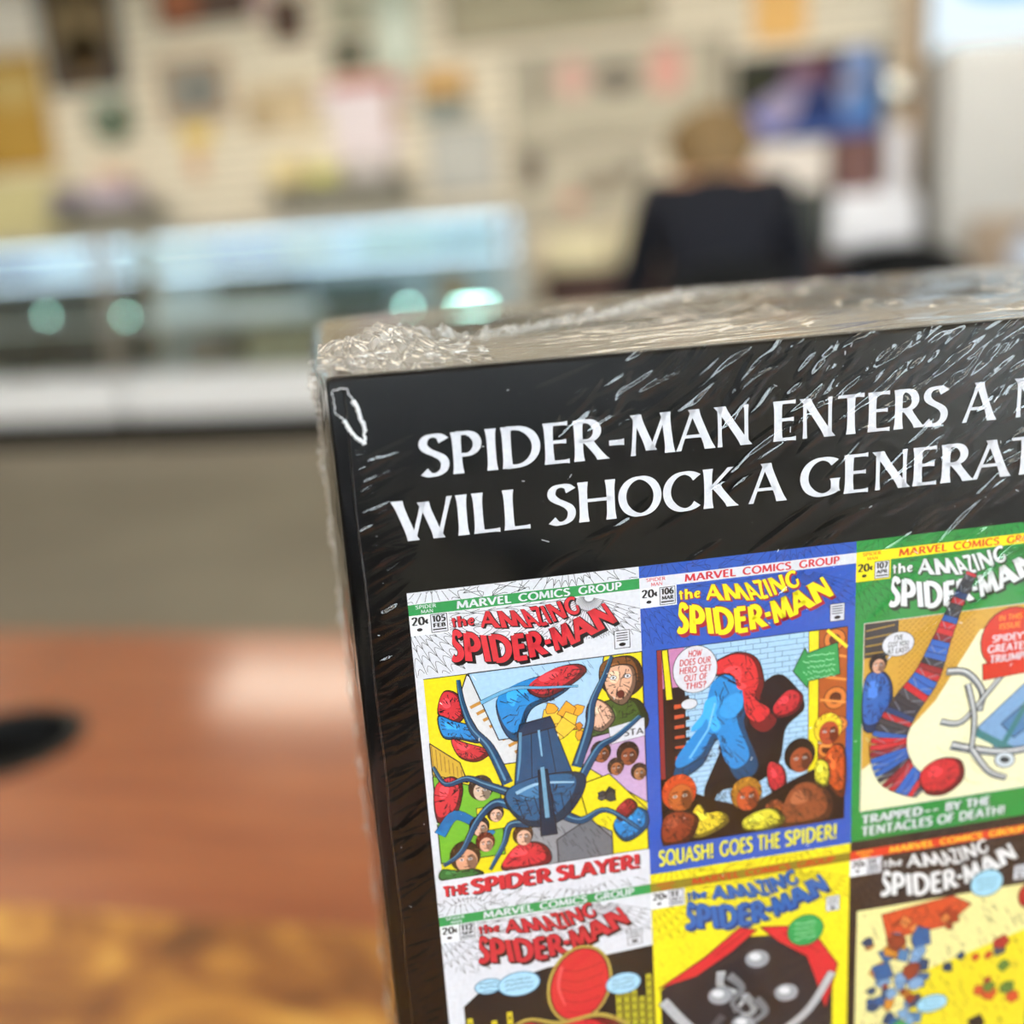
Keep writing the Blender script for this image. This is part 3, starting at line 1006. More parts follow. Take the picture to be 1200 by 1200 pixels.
def scribble(p, col, x0, x1, y, size, r=None):
    """a line of lettering too small to read: broken strokes"""
    r = r or rnd
    p.layer()
    x = x0
    while x < x1 - 0.2:
        l = 0.15 + 0.35 * r.random()
        p.line(col, [(x, y - size * r.random()), (min(x + l, x1), y - size * r.random())], 0.11)
        x += l + 0.1
    p.release()


def blob(p, col, pts, ink=BLK, iw=0.15):
    """closed smooth outline through the points"""
    n = len(pts); d = []
    for i in range(n):
        p0, p1, p2, p3 = pts[i - 1], pts[i], pts[(i + 1) % n], pts[(i + 2) % n]
        for k in range(5):
            t = k / 5
            d.append(tuple(0.5 * ((2 * p1[j]) + (-p0[j] + p2[j]) * t + (2 * p0[j] - 5 * p1[j] + 4 * p2[j] - p3[j]) * t * t + (-p0[j] + 3 * p1[j] - 3 * p2[j] + p3[j]) * t ** 3) for j in (0, 1)))
    if ink is None:
        p.poly(col, d, None); return
    # ink drawing: darker underside, main tone, pale lift, then pen strokes
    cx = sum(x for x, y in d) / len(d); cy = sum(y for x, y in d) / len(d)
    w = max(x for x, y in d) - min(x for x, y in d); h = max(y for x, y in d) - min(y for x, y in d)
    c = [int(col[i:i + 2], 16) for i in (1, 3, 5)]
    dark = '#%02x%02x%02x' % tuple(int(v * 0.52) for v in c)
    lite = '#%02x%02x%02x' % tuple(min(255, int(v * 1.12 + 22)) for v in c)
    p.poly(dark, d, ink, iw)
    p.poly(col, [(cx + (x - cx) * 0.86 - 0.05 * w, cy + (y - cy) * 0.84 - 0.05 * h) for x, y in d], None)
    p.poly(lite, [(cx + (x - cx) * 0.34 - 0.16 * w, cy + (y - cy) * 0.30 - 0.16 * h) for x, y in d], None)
    rr = random.Random(int(cx * 97 + cy * 31))
    p.layer()
    nst = int(min(46, 5 + w * h * 1.6))
    for k in range(nst):
        i = rr.randrange(len(d)); x, y = d[i]
        t0 = 0.05 + 0.55 * rr.random(); t1 = t0 + 0.10 + 0.25 * rr.random()
        bend = 0.10 * (rr.random() - 0.5)
        xa, ya = x + (cx - x) * t0, y + (cy - y) * t0
        xb, yb = x + (cx - x) * t1, y + (cy - y) * t1
        p.line(ink, [(xa, ya), ((xa + xb) / 2 + bend * h, (ya + yb) / 2 + bend * w), (xb, yb)], 0.13, 0.03)
    p.release()


def cover_a(p):
    p.rect(WHT, 0, 0, 29, 44)
    header(p, WHT, '#2a8f4c', WHT, '#cf2f3b', BLK, '20', '105', 'FEB', '#3a3a40')
    # picture field: coloured panes behind a dark blue abstract construction
    p.rect(YEL, 1.0, 11.4, 29, 40)
    p.poly('#d8d9dd', [(6.4, 11.5), (9, 14), (14, 24.5), (9.5, 24.5), (5.2, 14.5)], BLK)
    for k in range(9):
        p.line(TAN, [(6.6 + k * 0.75, 16 + k * 1.0), (8.6 + k * 0.75, 15.2 + k * 1.0)], 0.45)
    p.poly(SKY, [(6.6, 11.4), (24, 11.4), (22.2, 21), (9.8, 21)], BLK)
    hatch(p, '#5d6f8c', 14.5, 11.5, 23, 14.5, 60)
    # abstract sweep of blue with red facets
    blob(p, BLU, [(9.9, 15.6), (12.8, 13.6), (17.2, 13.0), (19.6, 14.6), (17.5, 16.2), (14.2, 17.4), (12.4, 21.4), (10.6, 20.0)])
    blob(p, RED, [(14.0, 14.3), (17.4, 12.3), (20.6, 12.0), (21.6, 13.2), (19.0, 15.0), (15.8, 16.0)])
    for k in range(5):
        p.line(DRED, [(14.6 + k * 1.2, 14.9 - k * 0.35), (16.2 + k * 1.0, 15.2 - k * 0.4)], 0.08)
    p.curve('#6fb3de', [(8, 15.5), (12, 14.2), (16.0, 14.6), (20.4, 15.0)], 0.5, 0.2, BLK, 0.06)
    shards(p, ['#e9a02b', '#c97a1e', '#f0c23a'], 15, 16.5, 22, 23, 16)
    # left pane
    p.poly('#c9a437', [(1.0, 20.2), (4.6, 23.4), (5.4, 26.4), (1.0, 24.6)], BLK)
    for k in range(8): p.line(BRN, [(1.2 + k * 0.5, 20.6 + k * 0.55), (1.2 + k * 0.5, 23.6 + k * 0.3)], 0.07)
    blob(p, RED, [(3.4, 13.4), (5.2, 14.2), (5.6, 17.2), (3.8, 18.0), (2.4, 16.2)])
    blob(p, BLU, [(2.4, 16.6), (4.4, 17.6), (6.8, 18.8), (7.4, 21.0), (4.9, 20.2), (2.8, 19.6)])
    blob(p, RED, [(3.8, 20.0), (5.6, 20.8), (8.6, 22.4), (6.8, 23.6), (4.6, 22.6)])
    # right pane: startled onlooker
    p.poly(YEL, [(24.0, 11.4), (29, 11.4), (29, 20.5), (22.2, 20.5)], BLK)
    blob(p, '#3f5a22', [(23.2, 18.0), (27.2, 17.6), (29, 19.0), (29, 22.4), (22.0, 25.0), (21.0, 22.4)])
    blob(p, '#7a4a22', [(23.4, 13.0), (24.6, 11.9), (27.4, 11.8), (28.8, 13.4), (28.8, 16.2), (26.0, 17.6), (23.6, 15.6)])
    blob(p, '#e0ad90', [(24.2, 13.4), (26.0, 12.8), (27.8, 13.4), (28.0, 16.0), (26.4, 18.4), (24.6, 17.4), (23.9, 15.2)])
    for x in (25.1, 27.0):
        p.ell(WHT, x, 14.5, 0.45, 0.3, 0, BLK, 0.07); p.ell(BLK, x, 14.5, 0.14, 0.14)
    p.ell('#5a2018', 26.0, 16.9, 0.5, 0.55, 0, BLK, 0.06)
    p.line(BLK, [(26.1, 14.8), (25.9, 15.8), (26.3, 15.8)], 0.09)
    blob(p, '#e5b49b', [(21.6, 17.8), (23.0, 17.2), (24.6, 18.6), (25.0, 20.4), (23.2, 21.8), (21.4, 20.4)])
    for k in range(3): p.line(BLK, [(22.0 + k * 0.9, 18.2 + k * 0.4), (22.6 + k * 0.8, 19.6 + k * 0.3)], 0.09)
    # lower left pane
    p.poly('#6fb02f', [(1.0, 24.8), (5.6, 26.8), (9.5, 27.5), (9.5, 37.5), (1.0, 37.5)], BLK)
    blob(p, RED, [(1.1, 26.6), (3.2, 25.2), (4.6, 26.4), (4.4, 28.6), (3.4, 30.8), (1.1, 31.4)])
    p.curve(BLU, [(1.4, 33.0), (3.4, 30.8), (6.2, 32.6), (8, 34.2)], 1.5, 0.8, BLK, 0.08)
    head_gen(p, 7.0, 27.6, 1.6, '#3a2c22', '#d3b7a2')
    # right middle: onlookers
    p.poly('#c4a3cc', [(20.4, 26.0), (22.0, 22.4), (29, 21.5), (29, 33), (24, 29)], BLK)
    p.poly(WHT, [(24.2, 21.4), (29, 20.6), (29, 23.2), (24.4, 23.8)], BLK, 0.06)
    p.text('#4a4a50', 'STA', 26.2, 28.8, 22.9, 0.9, 0.18, 0.15)
    for x, y, r, h, s in ((23.0, 24.8, 1.35, '#2a1a12', '#9a5a34'), (26.6, 25.6, 1.5, '#2a1a12', '#8a4c2c'), (24.9, 27.2, 1.1, '#3a2818', '#a8683e'), (28.0, 28.4, 1.1, '#3a2818', '#b07a50')):
        head_gen(p, x, y, r, h, s)
    p.poly(YEL, [(19.8, 29.0), (24.0, 28.0), (28.9, 34.0), (28.9, 40.0), (22, 40)], BLK)
    shards(p, ['#3d3f45', '#53555c', '#2c2e33'], 21.6, 29.4, 25.4, 33.0, 6, 0.8, 1.6)
    blob(p, BLU, [(24.2, 35.6), (26.6, 33.4), (28.8, 34.2), (28.8, 36.8), (25.8, 38.4)])
    blob(p, DRED, [(24.6, 33.6), (26.4, 32.0), (27.6, 33.4), (25.4, 35.2)])
    # bottom: roofs and onlookers
    p.poly('#8f9299', [(12, 35), (17, 31.8), (24, 36.5), (24, 40), (12, 40)], BLK)
    p.poly('#6c6f77', [(16.5, 36.5), (21, 34.0), (24, 37.5), (24, 40), (16.5, 40)], BLK)
    hatch(p, BLK, 12, 34, 24, 40, 60)
    p.rect(YEL, 6.2, 30.2, 13.0, 33.6, BLK)
    for x, y, r, h, s in ((6.4, 33.0, 1.3, '#1e1a18', '#e2b49c'), (8.6, 31.4, 1.1, '#2a221c', '#e2b49c'), (7.0, 35.4, 1.25, '#6a2a18', '#e0a890'), (4.2, 37.2, 2.0, '#3d2a14', '#d99f80')):
        head_gen(p, x, y, r, h, s)
    blob(p, '#2e6b34', [(1.0, 38.4), (3.0, 38.8), (5.4, 39.0), (6.2, 40), (1.0, 40)])
    blob(p, RED, [(9.6, 38.0), (11.4, 36.4), (13.8, 36.4), (15.4, 37.8), (15.0, 39.9), (9.2, 39.9)])
    head_gen(p, 12.0, 35.2, 1.35, '#4a3018', '#e2b49c')
    # big dark blue construction: swept arms and a faceted body (abstract)
    A = [([(10.4, 27.0), (8.6, 22.0), (6.6, 19.0), (5.6, 15.4), (5.3, 12.2)], 1.3, 0.35),
         ([(19.8, 26.0), (21.6, 21.0), (22.2, 17.6), (24.0, 14.0), (25.0, 11.6)], 1.3, 0.35),
         ([(10.6, 28.6), (7.6, 27.0), (5.4, 25.8), (2.6, 26.2), (1.2, 23.6)], 1.1, 0.3),
         ([(20.2, 28.0), (22.8, 24.0), (25.2, 22.8), (28.4, 20.4)], 1.1, 0.4),
         ([(11.4, 31.0), (8.8, 29.8), (6.2, 32.0), (3.8, 36.2), (1.4, 37.8)], 1.25, 0.3),
         ([(12.6, 33.4), (10.4, 33.4), (9.4, 36.0), (7.4, 39.4)], 1.2, 0.3),
         ([(17.6, 33.0), (20.0, 34.2), (23.4, 33.2), (27.8, 36.8)], 1.2, 0.3)]
    for P, w, w2 in A:
        p.curve(DBL, P, w, w2, BLK, 0.1)
        p.curve('#5c93b8', [(x - 0.18, y - 0.2) for x, y in P], w * 0.22, w2 * 0.2)
    p.poly('#1f4c72', [(12.6, 19.2), (16.6, 18.6), (19.0, 26.8), (19.6, 30.0), (11.0, 31.0), (11.6, 26.0)], BLK, 0.14)
    p.poly('#15324f', [(12.6, 19.2), (16.6, 18.6), (17.2, 20.2), (12.2, 20.9)], BLK)
    p.line(BLK, [(14.0, 20.6), (13.6, 30)], 0.1); p.line(BLK, [(16.2, 20.4), (17.2, 29.6)], 0.1)
    blob(p, '#255b85', [(10.4, 28.2), (15.0, 26.8), (20.2, 27.2), (20.4, 30.0), (17.4, 33.6), (13.2, 34.0), (10.4, 31.0)], BLK, 0.14)
    p.curve('#9cc6e0', [(11.6, 28.8), (14.6, 27.9), (19.2, 28.4)], 0.5, 0.2)
    for k in range(7): p.line(BLK, [(11.4 + k * 1.2, 29.6), (12.2 + k * 1.1, 32.4)], 0.12)
    p.curve('#5c93b8', [(12.6, 20.4), (12.3, 24.0), (11.8, 27.0)], 0.4, 0.2)
    p.curve('#7db0cf', [(15.0, 20.4), (15.2, 24.0)], 0.3, 0.2)
    p.poly('#10283f', [(14.6, 26.0), (15.8, 26.0), (16.6, 35.6), (14.4, 35.6)], BLK)
    p.poly('#6d9fbe', [(14.9, 25.6), (15.4, 25.6), (15.7, 33.0), (15.1, 33.0)])
    p.rect(WHT, 0.05, 40.0, 29, 44)
    web(p, '#55555c', 4, 46, 8, 16, 0, 42.9, 29, 44, 0.07, 180, 360)
    p.text('#c22a36', 'THE', 0.9, 4.2, 42.45, 1.5, 0.26, 0.22, shadow=BLK, sh=(0.14, 0.14))
    p.text('#c22a36', 'SPIDER', 4.7, 15.3, 42.6, 2.1, 0.25, 0.2, shadow=BLK, sh=(0.18, 0.18), track=0.03)
    p.text('#c22a36', 'SLAYER!', 16.2, 27.6, 42.6, 2.1, 0.25, 0.2, shadow=BLK, sh=(0.18, 0.18), track=0.03)
    p.line(BLK, [(1.0, 11.4), (29, 11.4)], 0.1)


def cover_b(p):
    p.rect(ROY, 0, 0, 29, 44)
    header(p, ROY, WHT, '#cc2a36', '#f4ea1e', '#a32430', '20', '106', 'MAR', '#1a3474')
    x0, y0, x1, y1 = 1.9, 11.5, 28.0, 40.0
    p.rect(BLK, x0, y0, x1, y1)
    p.rect(PNK, 2.3, 11.6, 7.5, 17)
    p.rect('#8a2c2c', 2.0, 11.6, 2.6, 30)
    bricks(p, '#a7cdec', '#4a6688', 5.6, 11.6, 23.4, 36.5)
    p.poly(YEL, [(2.6, 11.6), (3.4, 11.6), (4.9, 31.5), (3.7, 31.5)], BLK)
    p.rect('#e8da1c', 22.6, 11.6, 24.0, 36.0, BLK)
    p.rect('#2a1710', 2.9, 18.6, 5.6, 36)
    for k in range(6):
        p.rect('#c9542f', 4.0, 19.4 + k * 1.5, 5.4, 20.3 + k * 1.5, BLK)
        p.line('#141014', [(3.4 + k * 0.1, 19 + k * 1.4), (6.0, 18.6 + k * 1.5)], 0.5)
    # orange machinery wall at right
    p.rect('#a8551f', 24.0, 11.6, 28.0, 36, BLK)
    for cx, cy, r in ((26.2, 13.2, 1.5), (26.4, 21.6, 1.6), (25.4, 17.0, 1.1), (27.0, 25.6, 1.2), (25.2, 29.0, 1.2)):
        p.ell('#d27a35', cx, cy, r, r, 0, BLK, 0.12); p.ell('#5c2b12', cx, cy, r * 0.5, r * 0.5, 0, BLK, 0.1)
    for k in range(6): p.line('#e59247', [(24.3, 14.8 + k * 3.4), (27.8, 15.8 + k * 3.3)], 0.35)
    p.line('#f0de30', [(25.2, 11.8), (27.9, 14.4)], 0.45)
    # centre: abstract interlocking red, blue and black masses
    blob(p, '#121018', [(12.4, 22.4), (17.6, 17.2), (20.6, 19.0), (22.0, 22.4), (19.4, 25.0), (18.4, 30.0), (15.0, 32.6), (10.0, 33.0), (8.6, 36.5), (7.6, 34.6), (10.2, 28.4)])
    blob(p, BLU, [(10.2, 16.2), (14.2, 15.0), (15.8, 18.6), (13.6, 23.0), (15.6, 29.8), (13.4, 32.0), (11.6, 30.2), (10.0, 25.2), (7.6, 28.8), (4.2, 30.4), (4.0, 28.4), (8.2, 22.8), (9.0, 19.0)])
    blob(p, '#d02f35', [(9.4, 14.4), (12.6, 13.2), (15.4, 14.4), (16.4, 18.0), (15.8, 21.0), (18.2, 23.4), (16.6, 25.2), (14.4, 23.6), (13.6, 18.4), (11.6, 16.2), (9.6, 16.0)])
    for k in range(9): p.line('#7d151c', [(10.2 + k * 0.62, 14.0 + k * 0.9), (11.6 + k * 0.62, 13.6 + k * 0.95)], 0.07)
    blob(p, '#c12a35', [(17.6, 21.8), (20.0, 19.4), (21.8, 20.6), (21.0, 22.8), (18.4, 23.4)])
    blob(p, '#c12a35', [(17.2, 29.6), (19.2, 31.0), (19.4, 34.0), (17.8, 34.6), (16.8, 32.0)])
    blob(p, '#2f9ae0', [(11.0, 19.6), (13.0, 19.0), (13.4, 21.0), (11.8, 22.4), (10.2, 21.6)], None)
    for k in range(4): p.line('#0f4e86', [(5.2 + k * 1.2, 29.0 - k * 1.4), (6.4 + k * 1.2, 28.6 - k * 1.4)], 0.12)
    p.line('#7dc4f0', [(6.0, 27.4), (8.6, 23.6), (9.6, 20.0)], 0.25)
    # balloon, arrow
    balloon(p, 7.0, 14.8, 3.0, 3.3, [('HOW', 1.8), ('DOES OUR', 4.2), ('HERO GET', 4.3), ('OUT OF', 3.1), ('THIS?', 2.8)], '#c22832', size=0.86)
    p.ell(WHT, 6.1, 19.6, 1.1, 0.75, 0, BLK, 0.09)
    p.poly('#2c9450', [(20.4, 16.9), (22.0, 13.8), (22.4, 14.6), (26.6, 13.6), (27.0, 18.2), (22.6, 18.6), (22.4, 19.6)], BLK, 0.12)
    for k in range(5): scribble(p, '#9fe0b4', 22.4 - (k % 2) * 0.6, 26.4, 15.3 + k * 0.78, 0.45)
    # onlookers in firelight along the bottom
    p.poly('#1a0e0c', [(2, 30), (9, 34), (14, 36), (20, 33), (28, 30), (28, 40), (2, 40)])
    for (x, y, r, h, s) in ((4.4, 32.6, 2.4, '#c2471c', '#b9622c'), (13.8, 34.2, 2.2, '#a87420', '#c4562c'), (21.4, 29.6, 2.2, '#15100c', '#9a4a2a'), (25.4, 26.2, 2.0, '#e8c92a', '#b04a2a'), (17.8, 37.4, 1.5, '#8c4426', '#b9622c')):
        head_gen(p, x, y, r, h, s)
    blob(p, '#e3c832', [(7.0, 34.4), (8.4, 36.0), (10.6, 36.2), (11.2, 38.0), (7.4, 39.6), (5.2, 38.4)])
    blob(p, '#8a3a20', [(2.1, 36), (4.4, 35.0), (7.0, 36.4), (5.6, 39.8), (2.1, 39.9)])
    blob(p, '#8c4a2a', [(20.0, 34.6), (23.0, 33.4), (26.0, 36.0), (25.4, 39.8), (18.8, 39.8)])
    blob(p, '#d9cf3a', [(13.6, 37.6), (17.4, 36.6), (19.4, 38.8), (16.6, 39.9), (13.4, 39.4)])
    blob(p, '#c7541f', [(26.0, 28.6), (27.9, 29.4), (27.9, 36.4), (25.8, 35.0), (24.8, 31.4)])
    blob(p, '#d9cf3a', [(24.0, 30.4), (25.6, 31.4), (25.4, 34.6), (23.6, 33.6)])
    hatch(p, BLK, 2.2, 32, 27.8, 39.8, 130, 0.09)
    p.rect(ROY, 0, 40.0, 29, 44)
    p.text('#e6df2e', 'SQUASH!', 1.3, 9.0, 42.9, 2.3, 0.2, 0.16, shadow='#14306c', sh=(0.12, 0.12))
    p.text('#e6df2e', 'GOES THE', 9.9, 18.6, 42.9, 2.3, 0.2, 0.16, shadow='#14306c', sh=(0.12, 0.12))
    p.text('#e6df2e', 'SPIDER!', 19.3, 26.9, 42.9, 2.3, 0.2, 0.16, shadow='#14306c', sh=(0.12, 0.12))


def cover_c(p):
    G2 = '#23873c'
    p.rect(G2, 0, 0, 29, 44)
    header(p, G2, '#f2e01a', '#d04018', '#e8ebee', '#1c2a20', '20', '107', 'APR', '#155a28', boxcol='#f2e01a')
    x0, y0, x1, y1 = 1.3, 11.5, 28.6, 39.4
    p.rect('#c99c3c', x0, y0, x1, y1, WHT, 0.08)
    p.layer()
    for k in range(26):
        for j in range(30):
            if (k + j) % 2 == 0: p.line('#9c6c22', [(6.4 + k * 0.42, 11.7 + j * 0.42), (6.7 + k * 0.42, 11.55 + j * 0.42)], 0.12)
    p.release()
    p.rect('#3a3a3e', 1.4, 11.6, 6.2, 16.5)
    for k in range(4): p.line('#a98a3c', [(1.6, 12.6 + k * 1.1), (5.6, 12.2 + k * 1.2)], 0.2)
    blob(p, '#2f62b0', [(1.6, 19.6), (4.0, 18.6), (5.6, 21.2), (5.0, 26.4), (1.6, 27)])
    head_gen(p, 3.4, 17.6, 1.25, '#1d1a1c', '#d7a58c')
    # cream floor of the picture
    p.poly(CRM, [(1.4, 33), (6.5, 29.5), (12.0, 24.0), (18.0, 14.5), (28.6, 13), (28.6, 39.3), (1.4, 39.3)], None)
    for k in range(14):
        a = 1.5 + rnd.random() * 25; b2 = 28 + rnd.random() * 10
        p.curve('#c9c28e', [(a, b2), (min(a + 1.2, 28), min(b2 + 1.2, 39)), (min(a + 3.0, 28.3), min(b2 + 1.6, 39))], 0.12, 0.05)
    # abstract coiled column of dark, red and blue bands
    P = [(16.4, 6.2), (14.4, 10.4), (12.4, 15.4), (10.4, 20.4), (7.0, 25.0), (5.2, 29.4), (6.4, 34.0), (10.4, 37.2)]
    W = [1.6, 2.0, 2.8, 4.0, 4.6, 5.4, 5.4, 3.0]
    bands = ['#c22a36', '#33363c', '#3f4248', '#c22a36', '#2b63b8', '#32363e', '#2b63b8', '#454950', '#24406e', '#3a3e46', '#c23038', '#2f66bc', '#8e2730', '#2b63b8', '#33363e', '#b32a34', '#2b5fae', '#7e2430', '#2d62b0', '#b52c36']
    D = []
    for i in range(len(P) - 1):
        for k in range(6):
            t = k / 6
            p0, p1, p2, p3 = P[max(i - 1, 0)], P[i], P[i + 1], P[min(i + 2, len(P) - 1)]
            D.append((*[0.5 * ((2 * p1[j]) + (-p0[j] + p2[j]) * t + (2 * p0[j] - 5 * p1[j] + 4 * p2[j] - p3[j]) * t * t + (-p0[j] + 3 * p1[j] - 3 * p2[j] + p3[j]) * t ** 3) for j in (0, 1)], W[i] + (W[i + 1] - W[i]) * t))
    D.append((*P[-1], W[-1]))
    for i in range(len(D) - 1):
        (xa, ya, wa), (xb, yb, wb2) = D[i], D[i + 1]
        dx, dy = xb - xa, yb - ya
        L = math.hypot(dx, dy)
        nx, ny = -dy / L, dx / L
        mx, my = (xa + xb) / 2 + dx / L * 0.6, (ya + yb) / 2 + dy / L * 0.6
        p.poly(bands[(i * 7) % len(bands)], [(xa + nx * wa / 2, ya + ny * wa / 2), (xa - nx * wa / 2, ya - ny * wa / 2), (xb - nx * wb2 / 2, yb - ny * wb2 / 2), (mx, my), (xb + nx * wb2 / 2, yb + ny * wb2 / 2)], BLK, 0.1)
        if i % 2: p.line('#8f98a6', [(xa + nx * wa * 0.4, ya + ny * wa * 0.4), (mx, my), (xa - nx * wa * 0.4, ya - ny * wa * 0.4)], 0.09)
    blob(p, '#c22a32', [(10.0, 35.0), (12.6, 33.0), (16.0, 33.6), (16.6, 36.6), (14.0, 38.6), (11.0, 38.0)])
    # angular pale-blue structure and grey tubes
    p.poly('#7aa2cc', [(18.4, 29.0), (28.4, 20.5), (28.4, 33.0), (22.4, 34.0)], BLK, 0.12)
    p.poly('#4f7fae', [(22.0, 29.0), (28.4, 24.0), (28.4, 28.6), (24, 31.4)], BLK)
    p.line(TEA, [(18.0, 29.6), (24.0, 33.4)], 1.1); p.line(TEA, [(22.6, 32.0), (28.3, 21.6)], 0.9)
    for P2, w in (([(13.6, 20.0), (16.4, 20.6), (18.8, 23.6), (18.6, 26.4)], 1.0), ([(13.0, 27.4), (16.0, 27.8), (19.6, 24.0), (23.6, 19.4)], 0.8),
                  ([(14.8, 31.2), (18.4, 32.4), (23.0, 33.4), (28.3, 33.2)], 1.2), ([(16.6, 22.4), (17.8, 27.4), (17.6, 32.4)], 0.8), ([(17.8, 32.4), (20.4, 36.0), (23.0, 37.4)], 0.9)):
        p.curve('#8f969c', P2, w, w * 0.8, BLK, 0.1)
        p.curve('#e4e6e8', [(x, y - 0.15) for x, y in P2], w * 0.3, w * 0.2)
    p.ell('#cdd9e2', 22.8, 34.6, 1.6, 1.2, 20, BLK, 0.14); p.ell('#3a4a54', 22.8, 34.6, 0.8, 0.5, 20)
    # balloon and red roundel
    balloon(p, 6.2, 15.0, 2.3, 1.75, [("I'VE", 1.2), ('GOT YOU', 3.0), ('AT LAST!', 3.1)], '#35353a', size=0.72, tail=(4.6, 17.4))
    p.ell('#c8321f', 22.6, 16.4, 4.4, 4.6, 0, BLK, 0.14)
    p.poly('#c8321f', [(18.6, 19.6), (27.2, 18.6), (27.4, 21.6), (18.8, 22.0)], BLK, 0.1)
    for k, (s, w) in enumerate((('IN THIS', 3.4), ('ISSUE', 3.2))):
        p.text('#f08a2c', s, 22.4 - w / 2, 22.4 + w / 2, 13.6 + k * 1.2, 0.8, 0.2, 0.17)
    p.text(WHT, "SPIDEY'S", 19.9, 25.4, 16.6, 1.0, 0.19, 0.16)
    p.text(WHT, 'GREATEST', 19.3, 26.2, 18.1, 1.1, 0.19, 0.16)
    p.text(WHT, 'TRIUMPH!', 19.7, 26.2, 19.6, 1.1, 0.19, 0.16)
    p.rect(G2, 0, 39.5, 29, 44)
    p.line(WHT, [(1.3, 39.4), (28.6, 39.4)], 0.1)
    p.text(WHT, 'TRAPPED', 1.6, 10.7, 41.4, 1.3, 0.24, 0.18, shadow='#0d3a18')
    p.text(WHT, '--', 11.0, 13.2, 41.4, 1.3, 0.24, 0.18, shadow='#0d3a18')
    p.text(WHT, 'BY THE', 14.2, 21.0, 41.4, 1.3, 0.24, 0.18, shadow='#0d3a18')
    p.text(WHT, 'TENTACLES OF DEATH!', 1.6, 23.4, 43.3, 1.4, 0.22, 0.17, shadow='#0d3a18')


def cover_d(p):
    p.rect(WHT, 0, 0, 29, 44)
    header(p, WHT, '#2a8f4c', WHT, '#c22f3b', '#2a1216', '20', '112', 'SEP', '#55555c')
    p.poly('#17181c', [(4.6, 14.0), (14, 12.0), (29, 11.2), (29, 44), (2.0, 44), (2.2, 16)], None)
    p.rect(WHT, 0, 9.5, 1.6, 44)
    for k in range(6):
        h = 18 + (k * 37 % 5)
        p.rect('#c9b82c', 2.4 + k * 1.1, h + 0.0, 3.3 + k * 1.1, 30, BLK)
        for j in range(6): p.rect('#2a2618', 2.7 + k * 1.1, h + 0.8 + j * 1.2, 3.0 + k * 1.1, h + 1.3 + j * 1.2)
    for k in range(5):
        h = 15 + (k * 23 % 7) * 0.7
        p.rect('#b8b030', 23.4 + k * 1.1, h, 24.3 + k * 1.1, 30, BLK)
        for j in range(6): p.rect('#2a2618', 23.7 + k * 1.1, h + 0.8 + j * 1.3, 24.0 + k * 1.1, h + 1.3 + j * 1.3)
    # red rounded abstract mass with a warm outline
    p.ell('#b09a4a', 18.4, 15.6, 4.6, 6.3, 12)
    p.ell('#c62a32', 18.4, 15.6, 4.1, 5.8, 12, BLK, 0.16)
    for k in range(5):
        p.curve('#7e161e', [(14.8 + k * 0.4, 12 + k * 1.9), (18.2, 13.4 + k * 1.7), (22.2 - k * 0.3, 12.4 + k * 1.9)], 0.1)
    p.curve('#e0585c', [(16.0, 12.4), (15.4, 15.4), (16.2, 18.6)], 0.6, 0.2)
    blob(p, '#b09a4a', [(6.2, 23.0), (10.4, 19.6), (15.4, 21.0), (21.4, 20.8), (26.0, 24.6), (25.6, 30.0), (14.0, 31.0), (5.8, 28.6)], None)
    blob(p, '#c62a32', [(6.8, 23.2), (10.6, 20.2), (15.2, 21.7), (21.2, 21.5), (25.4, 25.0), (25.0, 29.6), (14.0, 30.4), (6.4, 28.2)], BLK, 0.16)
    for k in range(8): p.line('#7e161e', [(9 + k * 2.0, 21.6), (8.4 + k * 2.1, 28.6)], 0.1)
    blob(p, '#2a62b4', [(10.2, 24.0), (13.2, 23.4), (14.6, 26.8), (9.0, 27.6)])
    for (x, y, rx, ry) in ((5.8, 13.4, 1.9, 1.2), (10.0, 13.8, 2.9, 1.9), (24.6, 16.6, 2.5, 1.7)):
        p.ell('#a7d4ee', x, y, rx, ry, 0, '#3a6a90', 0.14)
        for k in range(3): scribble(p, '#1c3a54', x - rx * 0.65, x + rx * 0.65, y - ry * 0.3 + k * 0.7, 0.4)
    shards(p, ['#c62a32', '#2a62b4', '#17181c', '#c9b82c'], 3, 28, 28, 43, 26, 1.2, 3.4)
    p.rect('#2a8f4c', 0, 42, 29, 44)


